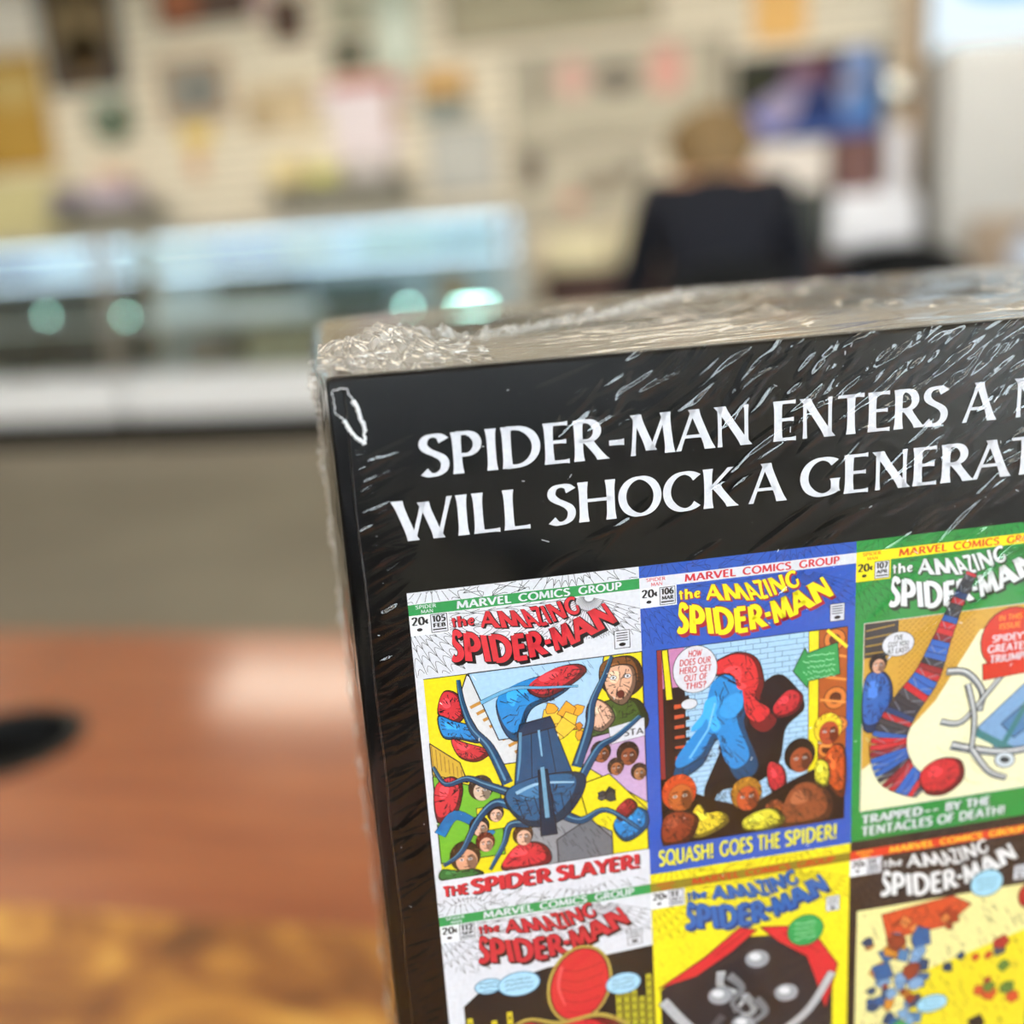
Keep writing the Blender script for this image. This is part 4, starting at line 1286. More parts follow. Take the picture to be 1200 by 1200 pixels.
def cover_e(p):
    p.rect('#ecdc24', 0, 0, 29, 44)
    header(p, '#ecdc24', '#8a7a20', '#c23a20', '#2a64b0', '#173a70', '20', '113', 'OCT', '#8a7a10')
    hatch(p, '#a8981a', 0.3, 11, 28.7, 20, 90, 0.07)
    p.poly('#23242a', [(1.0, 19), (8, 15.0), (14, 12.6), (22, 13.6), (26.6, 20), (26.6, 43), (1.0, 43)], BLK)
    # red folded canopy
    p.poly('#cb2a32', [(0.6, 18.6), (7.6, 14.6), (12.6, 10.8), (15.2, 11.6), (11.4, 14.6), (6.2, 17.6)], BLK, 0.14)
    p.poly('#cb2a32', [(15.6, 11.2), (19.6, 11.8), (24.2, 14.4), (27.4, 19.6), (25.6, 27.0), (23.8, 21.0), (22.6, 17.4), (18.4, 14.2)], BLK, 0.14)
    p.line('#7a1218', [(9, 14.6), (13.6, 11.6)], 0.12); p.line('#7a1218', [(19, 12.8), (24.6, 17.0)], 0.12)
    # grey abstract coils
    for k in range(14):
        r = random.Random(k)
        cx, cy = 6 + r.random() * 16, 16 + r.random() * 17
        g = r.choice(['#8d9096', '#b4b7bc', '#5e6066', '#d4d6da'])
        p.curve(g, [(cx, cy), (cx + 2 - 4 * r.random(), cy + 2.4), (cx + 4 - 7 * r.random(), cy + 4.6), (cx + 2, cy + 6.8)], 1.3, 0.5, BLK, 0.12)
    for cx, cy in ((9.6, 21.5), (15.2, 16.4), (19.6, 23), (13.0, 27)):
        p.ell('#9a9da4', cx, cy, 1.9, 1.5, 20, BLK, 0.12); p.ell('#dfe1e5', cx - 0.3, cy - 0.4, 0.9, 0.6, 20)
    p.curve('#c6c9ce', [(1.4, 21.0), (6.4, 27.4), (14, 31), (22, 27.4), (26.4, 21)], 1.5, 1.2, BLK, 0.12)
    p.ell('#2f9a52', 22.4, 13.0, 2.7, 2.5, 0, '#14502a', 0.14)
    for k in range(4): scribble(p, '#bfe8ca', 20.8, 24.0, 12.0 + k * 0.8, 0.4)
    shards(p, ['#2b2c30', '#8a8c92', '#c8cacf', '#6a2a20'], 2, 33, 27, 43, 20, 1.5, 3.2)


def cover_f(p):
    p.rect('#2c2320', 0, 0, 29, 44)
    header(p, '#2c2320', '#cf3a20', '#f0c63a', '#e8e8ea', '#0e0c0c', '20', '114', 'NOV', '#4a3d38')
    p.rect('#e9e09a', 1.2, 11.4, 29, 43.5)
    p.poly('#e6d32a', [(10, 24), (29, 19), (29, 43.5), (8, 43.5)], None)
    p.poly('#c9502a', [(5, 12.6), (16, 11.4), (19, 13.4), (15, 16.4), (6, 17)], BLK, 0.14)
    shards(p, ['#c9502a', '#9a3a1e', '#e08a4a'], 5, 11.6, 19, 17.5, 12, 0.9, 2.2)
    r = random.Random(21)
    shards(p, ['#4f7fae', '#2f5d94', '#7aa2cc', '#c9862a', '#27456b', '#8a3a24'], 1.2, 15, 13.5, 34, 46, 1.0, 3.0, r=r)
    shards(p, ['#27456b', '#c9502a', '#a8322a', '#5d7f3a', '#4f5a6a'], 14, 17.5, 28.5, 33, 16, 0.9, 2.2, r=r)
    shards(p, ['#2f8a42', '#47a04a', '#1f6a34', '#4a2a5a'], 3, 31, 16, 43, 14, 1.6, 3.6, r=r)
    shards(p, ['#4f7fae', '#e6d32a', '#c9502a', '#23242a'], 14, 32, 28, 43, 14, 1.2, 3.0, r=r)
    hatch(p, BLK, 1.6, 12, 28, 42, 220, 0.09)
    for (x, y, rx, ry) in ((21.2, 10.2, 2.6, 2.2), (13.4, 29.4, 2.5, 1.5)):
        p.ell('#9fd2ea', x, y, rx, ry, 0, BLK, 0.14)
        for k in range(3): scribble(p, '#22384a', x - rx * 0.6, x + rx * 0.6, y - 0.5 + k * 0.75, 0.4)
    p.ell('#a8241e', 28.0, 13.4, 1.6, 2.0, 0, BLK)


makers = {(0, 0): cover_a, (1, 0): cover_b, (2, 0): cover_c, (0, 1): cover_d, (1, 1): cover_e, (2, 1): cover_f}
plain = [('#d8d9dd', '#b33a3a'), ('#2a55b4', '#e6d32a'), ('#c9502a', '#3f7d80'), ('#23873c', '#c9b82c'), ('#5a2a6a', '#d9702a'), ('#e6d32a', '#2a62b4')]
names_c = {(0, 0): 'white comic cover with red logo lettering and dark blue construction on yellow',
           (1, 0): 'blue comic cover with yellow logo lettering and pale brick wall',
           (2, 0): 'green comic cover with white logo lettering and red roundel',
           (0, 1): 'white comic cover with dark picture and pale blue speech balloons',
           (1, 1): 'yellow comic cover with blue logo lettering, red canopy and green roundel',
           (2, 1): 'dark brown comic cover with white logo lettering over crowded yellow picture'}
for j in range(5):
    for i in range(6):
        pr = Print(29, 44)
        if (i, j) in makers:
            makers[(i, j)](pr)
        else:
            a, c = plain[(i * 2 + j * 3) % 6]
            rr = random.Random(i * 10 + j)
            pr.rect(a, 0, 0, 29, 44)
            pr.rect(c, 0, 1.5, 29, 3.0)
            pr.rect(rr.choice([SKY, CRM, '#3a3a3e', YEL]), 1.4, 11.4, 27.8, 40)
            shards(pr, [RED, ROY, YEL, BLK, GREY, ORG, TEA], 2, 12, 27, 39, 26, 1.2, 4.0, r=rr)
        s = 1.0 if j < 5 else 1
        o = pr.build('printed_cover', M_ink, back_cover, 29.0 * i, CELL_Z - 44.0 * j, 0.02)
        if (i, j) in names_c: o['label'] = names_c[(i, j)]


# ------------------------------------------------------------------ shrink wrap
M_film = film_mat('clear_film', 0.0, 0.05, 1.5, (1, 1, 1), 0.9)
M_filmtop = film_mat('clear_film_top', 0.12, 0.12, 1.5, (1, 1, 1), 1.2, 0.08, 400)
M_crumple = film_mat('crumpled_film', 0.30, 0.10, 1.5, (1, 1, 1), 1.5, 0.25, 900)


def ridge_field(X, Z, ridges, H):
    """adds long tapered wrinkles: (x, z, angle deg, length, width, amp, bend)"""
    for (cx, cz, ang, ln, wd, am, bend) in ridges:
        a = math.radians(ang)
        R = ln * 0.62 + wd * 4
        ix = np.where((X[:, 0] > cx - R) & (X[:, 0] < cx + R))[0]
        iz = np.where((Z[0] > cz - R) & (Z[0] < cz + R))[0]
        if len(ix) == 0 or len(iz) == 0: continue
        s = np.ix_(ix, iz)
        dx, dz = X[s] - cx, Z[s] - cz
        u = dx * math.cos(a) + dz * math.sin(a)
        v = -dx * math.sin(a) + dz * math.cos(a)
        v = v - bend * (u / (ln / 2)) ** 2
        t = np.clip(1 - (2 * u / ln) ** 2, 0, 1)
        w = wd * (0.35 + 0.65 * t)
        H[s] += am * t ** 1.2 * np.exp(-(v / w) ** 2)


def grid_axis(a, b, fine_to, fine, coarse):
    return np.concatenate([np.arange(a, fine_to, fine), np.arange(fine_to, b + coarse * 0.5, coarse)])


# front sheet: x by z, heights toward the reader
xs = grid_axis(-7.2, 181.2, 88.0, 0.19, 4.0)
zs = np.concatenate([np.arange(1.0, 176.0, 5.0), np.arange(176.0, 280.25, 0.19)])
X, Z = np.meshgrid(xs, zs, indexing='ij')
Hh = np.full(X.shape, 0.30)
rg = []
R_ = np.random.default_rng(3)
TZ = 280.0
# long leaning wrinkles, thick at the upper right
for k in range(330):
    cx = R_.uniform(5, 92)
    cz = R_.uniform(222, 279)
    dens = np.clip((cx - 8) / 60, 0.04, 1) * np.clip((cz - 222) / 40, 0.10, 1)
    if R_.random() > dens: continue
    ln = R_.uniform(3, 16); wd = R_.uniform(0.20, 0.55)
    rg.append((cx, cz, R_.normal(33, 7), ln, wd, R_.uniform(0.07, 0.24) * (0.35 + 0.85 * dens), R_.uniform(-0.7, 0.7)))
# crowded short ones just under the top edge
for k in range(210):
    cx = R_.uniform(18, 92)
    if R_.random() > (cx / 70): continue
    rg.append((cx, TZ - R_.uniform(0.5, 9), R_.normal(42, 9), R_.uniform(3, 8), R_.uniform(0.18, 0.45), R_.uniform(0.08, 0.24), R_.uniform(-0.3, 0.3)))
# sparse fine ones over the comic covers
for k in range(44):
    rg.append((R_.uniform(10, 92), R_.uniform(176, 232), R_.normal(24, 5), R_.uniform(8, 26), R_.uniform(0.14, 0.24), R_.uniform(0.04, 0.10), R_.uniform(-0.8, 0.8)))
# left edge: fine creases fanning inward
for k in range(210):
    cz = R_.uniform(176, 272)
    ln = R_.uniform(2.5, 9)
    rg.append((WL + 1.2 + ln / 2, cz, R_.normal(22, 9), ln, R_.uniform(0.14, 0.28), R_.uniform(0.04, 0.10), R_.uniform(-0.5, 0.4)))
# big loop fold at upper right
for sgn in (1, -1):
    rg.append((61.5, 269.6 + 0.95 * sgn, 18, 9.5, 0.4, 0.22, -0.9 * sgn))
for (cx, cz, an, ln, am) in ((71, 272.5, 30, 9, 0.2), (76, 270, 28, 10, 0.2), (80, 272, 33, 8, 0.22), (66.5, 262.4, 14, 5.5, 0.16), (52, 271, 34, 6, 0.16),
                             (45, 272, 36, 7, 0.16), (40.5, 270, 34, 6.5, 0.12), (79, 262, 20, 9, 0.16), (74, 258, 18, 11, 0.12), (84, 250, 22, 26, 0.13), (64, 252.4, 22, 14, 0.1), (55, 256.5, 22, 9, 0.1)):
    rg.append((cx, cz, an, ln, 0.45, am, R_.uniform(-0.5, 0.5)))
ridge_field(X, Z, rg, Hh)
# gentle long swell
Hh += 0.10 * np.sin(X * 0.09 + Z * 0.05) * np.clip((X - 10) / 50, 0, 1) + 0.12 * np.clip((X - 30) / 60, 0, 1)
Hh = np.maximum(Hh, 0.16 + 0 * Hh)
edge = np.clip((X - (WL - 0.35)) / 1.2, 0, 1)
Y = -Hh * (0.4 + 0.6 * edge)
# hole torn in the film by the upper left corner
hx, hz = [-6.1, -4.6, -3.6, -2.9, -3.1, -4.2, -5.2, -6.0], [278.6, 278.9, 276.6, 274.2, 272.2, 273.2, 275.2, 276.0]


def inside(px, pz, hx, hz):
    r = np.zeros(px.shape, bool)
    n = len(hx)
    for i in range(n):
        x1, z1, x2, z2 = hx[i], hz[i], hx[(i + 1) % n], hz[(i + 1) % n]
        c = ((z1 > pz) != (z2 > pz)) & (px < (x2 - x1) * (pz - z1) / (z2 - z1 + 1e-12) + x1)
        r ^= c
    return r


cxm = (X[:-1, :-1] + X[1:, 1:]) / 2
czm = (Z[:-1, :-1] + Z[1:, 1:]) / 2
keep = ~inside(cxm, czm, hx, hz)
V = np.stack([X, Y, Z], -1).reshape(-1, 3) * 0.001
wrap = np_mesh('shrink_wrap', V, grid_quads(len(xs), len(zs), keep)[:, ::-1], M_film, book)
wrap['label'] = 'crinkled clear plastic film with bright wrinkles'
# white torn rim around the hole
rim = []
n = len(hx)
dense = []
for i in range(n):
    for k in range(6):
        t = k / 6
        dense.append((hx[i] + (hx[(i + 1) % n] - hx[i]) * t + R_.normal(0, 0.07), hz[i] + (hz[(i + 1) % n] - hz[i]) * t + R_.normal(0, 0.07)))
mbr = MB()
for i, (a, c) in enumerate(dense):
    a2, c2 = dense[(i + 1) % len(dense)]
    side = 1.5 if (a > -4.4 and c < 277.6) or c < 275.0 else 0.35
    mbr.cyl((a * .001, -0.00036, c * .001), (a2 * .001, -0.00036, c2 * .001), (0.00010 + 0.00013 * R_.random()) * side, (0.00010 + 0.00013 * R_.random()) * side, seg=6)
mbr.build('torn_rim', mat('torn_film_white', '#d8dbe0', 0.4, var=0.05, spec=0.6), wrap, smooth=True)

lint = MB()
for k in range(46):
    x, z = R_.uniform(-4, 85), R_.uniform(205, 279)
    a = R_.uniform(0, 6.28); l = R_.uniform(0.06, 0.5) * (1 if k % 5 else 2)
    lint.cyl((x * .001, -0.00055, z * .001), ((x + l * math.cos(a)) * .001, -0.00055, (z + l * math.sin(a)) * .001), 0.00005, seg=5)
lint.build('lint', MATS['torn_film_white'], wrap, kind='stuff')

# top sheet: x by y(depth), heights upward
xs = grid_axis(-8.5, 182.0, 112.0, 0.22, 4.0)
ys = np.arange(-0.35, TH + 1.6, 0.22)
X, Yd = np.meshgrid(xs, ys, indexing='ij')
un = (Yd / TH)
mid = np.clip((X + 8.5) / 14, 0, 1) * np.clip((181 - X) / 60, 0, 1)
Hh = 0.25 + 2.2 * np.clip(un, 0, 1) ** 1.6 * mid + 1.7 * np.clip(un, 0, 1) * (1 - mid)
Hh = Hh + 0.5 * np.sin(np.clip(un, 0, 1) * math.pi) * mid
rg = []
for k in range(420):  # long shallow folds running almost with the edge
    cx = R_.uniform(4, 112); cy = R_.uniform(1, TH * 0.8)
    ln = R_.uniform(10, 38)
    rg.append((cx, cy, R_.normal(9, 6), ln, R_.uniform(0.4, 1.3), R_.uniform(0.02, 0.11), R_.uniform(-1.0, 1.0)))
for k in range(60):
    cx = R_.uniform(45, 112); cy = R_.uniform(8, TH * 0.9)
    rg.append((cx, cy, R_.normal(20, 30), R_.uniform(4, 14), R_.uniform(1.2, 2.8), R_.uniform(0.12, 0.5), R_.uniform(-3, 3)))
ridge_field(X, Yd, rg, Hh)
back = np.clip((Yd - (TH - 0.2)) / 1.8, 0, 1)
Hh = Hh * (1 - back ** 2) - 2.0 * back ** 2
fr_ = np.clip((Yd + 0.35) / 0.7, 0, 1)
Hh = 0.12 + (Hh - 0.12) * fr_
lf = np.clip((X + 8.5) / 2.2, 0, 1)
Hh = (Hh + 1.5) * (1 - (1 - lf) ** 2) - 1.5
XX = X - (2.0 * np.clip(un, 0, 1) ** 1.2) * (1 - np.clip((X + 8.5) / 6, 0, 1)) + 1.5 * (1 - np.clip(un * 3, 0, 1)) * (1 - np.clip((X + 8.5) / 3, 0, 1))
V = np.stack([XX, Yd, TZ + Hh], -1).reshape(-1, 3) * 0.001
top = np_mesh('film_top', V, grid_quads(len(xs), len(ys)), M_filmtop, wrap)

# left side sheet: depth by z
ys = np.linspace(-0.25, TH + 0.5, 130)
zs = np.concatenate([np.arange(2.0, 170.0, 6.0), np.arange(170.0, 279.5, 0.5)])
Yd, Z = np.meshgrid(ys, zs, indexing='ij')
t1 = np.clip(Yd / 34.0, 0, 1); t2 = np.clip((Yd - 34) / (TH - 34), 0, 1)
Xs = -7.05 - 2.0 * t1 ** 0.9 - 1.4 * np.sin(t2 * math.pi * 0.75) * np.clip((Z - 250) / 25, 0, 1) + 1.2 * t2 * (1 - np.clip((Z - 250) / 25, 0, 1))
Xs += 0.10 * np.sin(Z * 0.9 + Yd * 0.5) + 0.14 * np.sin(Z * 0.35 - Yd * 0.3)
V = np.stack([Xs, Yd, Z], -1).reshape(-1, 3) * 0.001
M_side = film_mat('clear_film_side', 0.03, 0.10, 1.5, (1, 1, 1), 1.0)
np_mesh('film_side', V, grid_quads(len(ys), len(zs)), M_side, wrap)


def fin(name, path, normal_h, m, n_up=7, ruffle=0.35, freq=2.2, dens=0.5, seed=1):
    """a sealed ruffled strip following a path [(x,y,z)], standing out along normal_h (dx,dy,dz per mm), heights per point"""
    r = np.random.default_rng(seed)
    P = np.array([p[:3] for p in path]); Hs = np.array([p[3] for p in path])
    d = np.concatenate([[0], np.cumsum(np.linalg.norm(np.diff(P, axis=0), axis=1))])
    s = np.arange(0, d[-1], 0.16)
    Q = np.stack([np.interp(s, d, P[:, k]) for k in range(3)], -1)
    Ht = np.interp(s, d, Hs)
    T = np.gradient(Q, axis=0); T /= np.linalg.norm(T, axis=1)[:, None]
    Nn = np.array(normal_h, float); Nn /= np.linalg.norm(Nn)
    Bn = np.cross(T, Nn[None]); Bn /= np.linalg.norm(Bn, axis=1)[:, None]
    nz = np.convolve(r.normal(size=len(s) + 40), np.hanning(7), 'same')[:len(s)]
    nz2 = np.convolve(r.normal(size=len(s) + 80), np.hanning(17), 'same')[:len(s)]
    nz3 = np.convolve(r.normal(size=len(s) + 80), np.hanning(11), 'same')[:len(s)]
    rows = []
    for j in range(n_up + 1):
        u = j / n_up
        hh = Ht * u * (1 + 0.09 * nz + 0.06 * nz2)
        side = ruffle * (np.sin(s * freq * 2 + 3 * u) * u + 0.25 * nz2 * u + 0.4 * nz3 * np.sin(u * math.pi * 2))
        rows.append(Q + Nn[None] * hh[:, None] + Bn * side[:, None])
    V = np.stack(rows, 1).reshape(-1, 3) * 0.001
    return np_mesh(name, V, grid_quads(len(s), n_up + 1), m, wrap)


# sealed seam along the left side, and along the top
sidep = [(-8.6 - 0.1 * (k % 2), 33.0, 279 - k * 4.0, 0.95 + 0.35 * math.sin(k * 2.1) + (0.1 if k < 7 else 0) - (0.35 if k > 18 else 0)) for k in range(0, 66)]
fin('seam', sidep, (-1, 0, 0), M_crumple, 6, 0.30, 2.6, seed=4)
tp = [(-3.0, 9.0, 281.0, 0.9), (1.0, 20.0, 281.6, 1.8), (4.5, 27.0, 281.4, 1.7), (8, 26, 281.0, 1.5), (14, 22, 280.8, 1.5), (20, 26, 280.9, 1.3), (26, 30, 281.2, 1.1), (32, 33, 281.3, 1.3),
      (38, 38, 281.5, 1.3), (46, 48, 281.8, 1.4), (54, 56, 282.2, 1.2), (62, 60, 282.4, 0.8), (72, 62, 282.5, 0.5), (84, 60, 282.4, 0.4)]
fin('seam', tp, (0.05, 0.25, 1), M_crumple, 8, 0.45, 0.9, seed=9)

# bunched film at the corner: a lumpy sheet of small bubbles
us = np.linspace(0, 1, 190); vs = np.linspace(0, 1, 150)
U, Vv = np.meshgrid(us, vs, indexing='ij')
bx = -7.6 + U * 21.0
by = -0.1 + Vv * 36.0 * (1 - 0.25 * U)
cr_r = np.random.default_rng(14)
hb = np.zeros(U.shape)
for k in range(170):
    u0, v0 = cr_r.uniform(0, 1) ** 1.3, cr_r.uniform(0, 1)
    rr = cr_r.uniform(0.6, 1.7)
    d2 = np.sqrt((bx - (-7.6 + u0 * 21)) ** 2 + ((by - v0 * 34) * 0.55) ** 2) / rr
    hb = np.maximum(hb, np.where(d2 < 1, np.sqrt(np.clip(1 - d2 ** 2, 0, 1)) * cr_r.uniform(0.5, 1.3), 0))
env = np.clip(1 - U, 0, 1) ** 0.7 * np.sin(np.clip(Vv * 1.15 + 0.03, 0, 1) * math.pi) ** 0.6
lump = np.exp(-((bx - 1.5) / 5.5) ** 2 - ((by - 20) / 9) ** 2) * 3.0 + np.exp(-((bx + 4.5) / 2.5) ** 2 - ((by - 10) / 7) ** 2) * 1.2
hz_ = 280.15 + hb * (0.3 + 0.9 * env) + lump + 0.8 * env
V = np.stack([bx, by, hz_], -1).reshape(-1, 3) * 0.001
np_mesh('bunched_corner', V, grid_quads(len(us), len(vs)), M_crumple, wrap)
# small round bubbles caught in the corner folds
bub = MB()
for k in range(34):
    u0 = cr_r.uniform(0, 1) ** 1.3
    x = -6.6 + u0 * 19; y = cr_r.uniform(0.6, 16)
    r0 = cr_r.uniform(0.25, 0.75)
    bub.ball((x * .001, y * .001, (280.9 + cr_r.uniform(0, 1.2)) * .001), r0 * .001, 2, (1.0 + cr_r.uniform(0, 0.9), 1.2, cr_r.uniform(0.5, 0.9)))
bub.build('film_bubbles', film_mat('bubble_film', 0.12, 0.06, 1.5, (1, 1, 1), 2.2), wrap, smooth=True)


# ------------------------------------------------------------------ display cases
M_frame = mat('brushed_aluminium', '#b3aca1', 0.4, 0.6, var=0.06)
M_glass = film_mat('case_glass', 0.0, 0.02, 1.5, (0.94, 0.98, 0.97), 1.2)
M_base = mat('white_laminate', '#f6f9ff', 0.35, var=0.02)
M_kick = mat('black_kick', '#050505', 0.6)
M_ledbar = emit_mat('led_cool', '#d6ecff', 5.2)
M_led = emit_mat('led_spot', '#b4f2e4', 42.0)
M_pale = mat('pale_blue_lining', '#cfe0ee', 0.7, var=0.04)
M_darkl = mat('dark_lining', '#2d3a40', 0.7, var=0.1)
M_grey = mat('grey_lining', '#b3bdc2', 0.7, var=0.1)


def showcase(x0, x1, lining, label):
    W = x1 - x0
    r = empty('display_case', (x0, 5.37, 0), 0, label, 'display case', 'glass display cases against the far wall')
    D = 0.52
    MB().box(0.03, W - 0.03, 0.09, D, 0, 0.18).build('kick_base', M_kick, r)
    MB().box(0, W, 0, D, 0.18, 0.42, 0.004, 1).build('base_cabinet', M_base, r)
    for x in (0, W - 0.03):
        for y in (0, D - 0.03):
            MB().box(x, x + 0.03, y, y + 0.03, 0.42, 1.20, 0.003, 1).build('corner_post', M_frame, r)
    MB().box(0.03, W - 0.03, D - 0.02, D - 0.005, 0.42, 1.0).build('back_panel', lining, r)
    MB().box(0.03, W - 0.03, D - 0.02, D - 0.005, 1.0, 1.19).build('header_panel', M_pale, r)
    MB().box(0.03, W - 0.03, 0.004, 0.012, 0.43, 1.19).build('front_glass', M_glass, r)
    MB().box(0, W, 0, D, 1.20, 1.212, 0.002, 1).build('glass_top', M_glass, r)
    f = MB().box(0.03, W - 0.03, 0, 0.03, 1.175, 1.20).box(0.03, W - 0.03, D - 0.03, D, 1.175, 1.20)
    f.build('top_rail', M_frame, r)
    MB().box(0.04, W - 0.04, 0.05, D - 0.03, 0.995, 1.003).build('shelf', M_glass, r)
    MB().box(0.04, W - 0.04, 0.08, D - 0.03, 0.70, 0.712).build('shelf', M_base, r)
    MB().box(0.06, W - 0.06, D - 0.08, D - 0.05, 1.14, 1.165).build('light_bar', M_ledbar, r)
    MB().box(0.06, W - 0.06, D - 0.07, D - 0.045, 0.96, 0.985).build('light_bar', M_ledbar, r)
    return r


showcase(-5.05, -3.40, M_darkl, 'glass display case with bright white base at the left, dark inside')
showcase(-3.36, -1.06, M_grey, 'long glass display case with pale shelf right of the dark one')


# small spot lamps inside the cases
def spot(x, z, lab, w=0.012, y=5.40):
    r = empty('spot_lamp', (x, y, z), 0, lab, 'lamp', 'small spot lamps in the display cases')
    MB().cyl((0, 0.012, 0), (0, 0.03, 0), 0.018, seg=16).build('housing', M_frame, r)
    MB().box(-w, w, -0.002, 0.012, -0.011, 0.011, 0.005).build('bulb', M_led, r)
    return r


spot(-3.80, 0.79, 'small round lamp glowing in the dark left display case', 0.007)
spot(-3.30, 0.76, 'small round lamp beside the joint of the two display cases', 0.007)
spot(-1.625, 0.72, 'bright round lamp at the right of the long display case', 0.013)
spot(-1.27, 0.705, 'wide bright lamp at the right end of the long display case', 0.085)


def box_item(name, x0, x1, z0, z1, col, label, cat, y0=5.50, y1=5.72, bev=0.006, group=None, rough=0.6):
    r = MB().box(-(x1 - x0) / 2, (x1 - x0) / 2, 0, y1 - y0, 0, z1 - z0, bev).build(name, mat('m_' + col[1:] + str(int(rough * 10)), col, rough), label=label, cat=cat, group=group)
    r.location = ((x0 + x1) / 2, y0, z0)
    return r


IG = 'goods inside the display cases'
box_item('storage_box', -4.25, -3.98, 0.43, 0.66, '#20282c', 'black box on the floor of the dark case', 'box', group=IG)
box_item('storage_box', -3.82, -3.52, 0.43, 0.62, '#262b30', 'charcoal box next to the frame in the dark case', 'box', group=IG)
box_item('storage_box', -4.3, -3.5, 0.715, 0.90, '#2e3c42', 'long slate grey box on the dark case shelf', 'box', y0=5.62, y1=5.8, group=IG)
box_item('storage_box', -2.78, -2.32, 0.715, 0.95, '#3d4a4a', 'dark green grey box on the pale shelf', 'box', group=IG)
box_item('storage_box', -2.2, -1.80, 0.715, 0.86, '#4e5a58', 'grey green box right of the dark one on the shelf', 'box', group=IG)
box_item('white_tray', -3.17, -2.15, 0.7125, 0.79, '#e6eefa', 'long white tray on the shelf of the long display case', 'tray', y0=5.46, y1=5.49, group=IG)
box_item('storage_box', -1.50, -1.36, 0.76, 0.93, '#a8896b', 'tan box near the right end of the long case', 'box', y0=5.6, group=IG).location.z = 0.715
box_item('storage_box', -3.02, -2.78, 0.43, 0.62, '#8a8078', 'taupe box low in the long case', 'box', group=IG)
box_item('storage_box', -2.66, -2.05, 0.43, 0.66, '#98927c', 'wide khaki box low in the long case', 'box', group=IG)
box_item('storage_box', -1.95, -1.55, 0.43, 0.60, '#a5b2ba', 'blue grey box low at the right of the long case', 'box', group=IG)
for x, w, h, c, l in ((-4.7, 0.12, 0.10, '#9db8a8', 'pale green tray'), (-4.2, 0.16, 0.12, '#8aa0c8', 'blue tray'), (-3.02, 0.22, 0.13, '#d6e6f2', 'pale blue tray'),
                      (-2.58, 0.19, 0.11, '#b9c9ec', 'lavender tray'), (-2.22, 0.13, 0.12, '#e6f2f8', 'white tray'), (-1.7, 0.2, 0.11, '#bfe0e0', 'aqua tray'), (-1.3, 0.14, 0.10, '#9cc3d0', 'teal tray')):
    box_item('jewellery_tray', x - w, x + w, 1.004, 1.004 + h, c, l + ' in the lit top of the display cases', 'tray', y0=5.50, y1=5.70, group='trays in the lit top of the cases')


# ------------------------------------------------------------------ merchandise on the slatwall
WY = RY1 - 0.013
WG = 'goods hung on the slatwall'


def frame_item(x0, x1, z0, z1, fcol, icol, label, name='picture_frame', cat='picture', inner=None, fw=0.03, d=0.03):
    r = empty(name, ((x0 + x1) / 2, WY, z0), 0, label, cat, WG)
    w, h = (x1 - x0) / 2, z1 - z0
    f = MB().box(-w, w, -d, 0, 0, fw, 0.004, 1).box(-w, w, -d, 0, h - fw, h, 0.004, 1).box(-w, -w + fw, -d, 0, fw, h - fw, 0.004, 1).box(w - fw, w, -d, 0, fw, h - fw, 0.004, 1)
    f.build('frame', mat('fr' + fcol[1:], fcol, 0.5, var=0.15, scale=15), r)
    MB().box(-w + fw, w - fw, -d * 0.5, -0.002, fw, h - fw).build('picture_sheet', mat('pi' + icol[1:], icol, 0.6, var=0.3, scale=6), r)
    for (cx, cz, rx, rz, col) in inner or ():
        pts = [(cx + rx * math.cos(2 * math.pi * k / 24), cz + rz * math.sin(2 * math.pi * k / 24)) for k in range(24)]
        MB().plate(pts, -d * 0.5 - 0.004, -d * 0.5).build('print_patch', mat('pp' + col[1:], col, 0.6, var=0.2, scale=12), r)
    return r


frame_item(-4.36, -3.80, 2.18, 2.90, '#2b2320', '#3a3028', 'black hanging with a golden brown oval print, top left of the wall', 'wall_hanging', 'hanging',
           [(0.0, 0.42, 0.18, 0.30, '#8a7550'), (0.0, 0.24, 0.12, 0.16, '#a07c48'), (0, 0.56, 0.09, 0.08, '#5c4c30')], 0.05)
frame_item(-5.1, -4.42, 1.72, 2.44, '#a98530', '#a88332', 'mustard gold hanging at the left edge of the wall', 'wall_hanging', 'hanging', [(0.1, 0.52, 0.2, 0.12, '#b39a5c')], 0.02)
frame_item(-5.0, -4.36, 2.50, 2.88, '#bdb7aa', '#dcd6ca', 'pale grey sheet above the mustard hanging', 'poster', 'poster', [], 0.03)
frame_item(-5.1, -4.38, 1.25, 1.68, '#cfc59a', '#c8bf8e', 'pale yellow sheet below the mustard hanging', 'poster', 'poster', [], 0.02)
# round green plate
r = empty('round_plate', (-3.95, WY, 2.0), 0, 'round dark green plate with a painted pale highlight hung on the slats', 'plate', WG)
p_ = MB().lathe([(0.0001, 0), (0.13, 0.0), (0.165, 0.03), (0.168, 0.035), (0.13, 0.012), (0.0001, 0.010)], 36)
bmesh.ops.rotate(p_.bm, cent=(0, 0, 0), matrix=Matrix.Rotation(math.radians(90), 3, 'X'), verts=p_.bm.verts[:])
p_.build('dish', mat('plate_green', '#4c5c46', 0.35, var=0.15), r, smooth=True)
MB().box(-0.09, 0.09, -0.045, -0.036, 0.08, 0.17, 0.004).build('painted_highlight', mat('plate_highlight', '#c9cdbb', 0.3), r)  # pale patch painting in the highlight on the plate
frame_item(-3.52, -2.86, 2.50, 2.88, '#4a3c34', '#5a463a', 'dark picture with rust red left half near the ceiling', inner=[(-0.17, 0.14, 0.14, 0.16, '#9a5c3c')], fw=0.03)
frame_item(-3.58, -3.08, 1.925, 2.32, '#a98c6c', '#8d8a80', 'light wood frame around a grey square print', inner=[(0.03, 0.18, 0.12, 0.11, '#6d6c66')], fw=0.05)
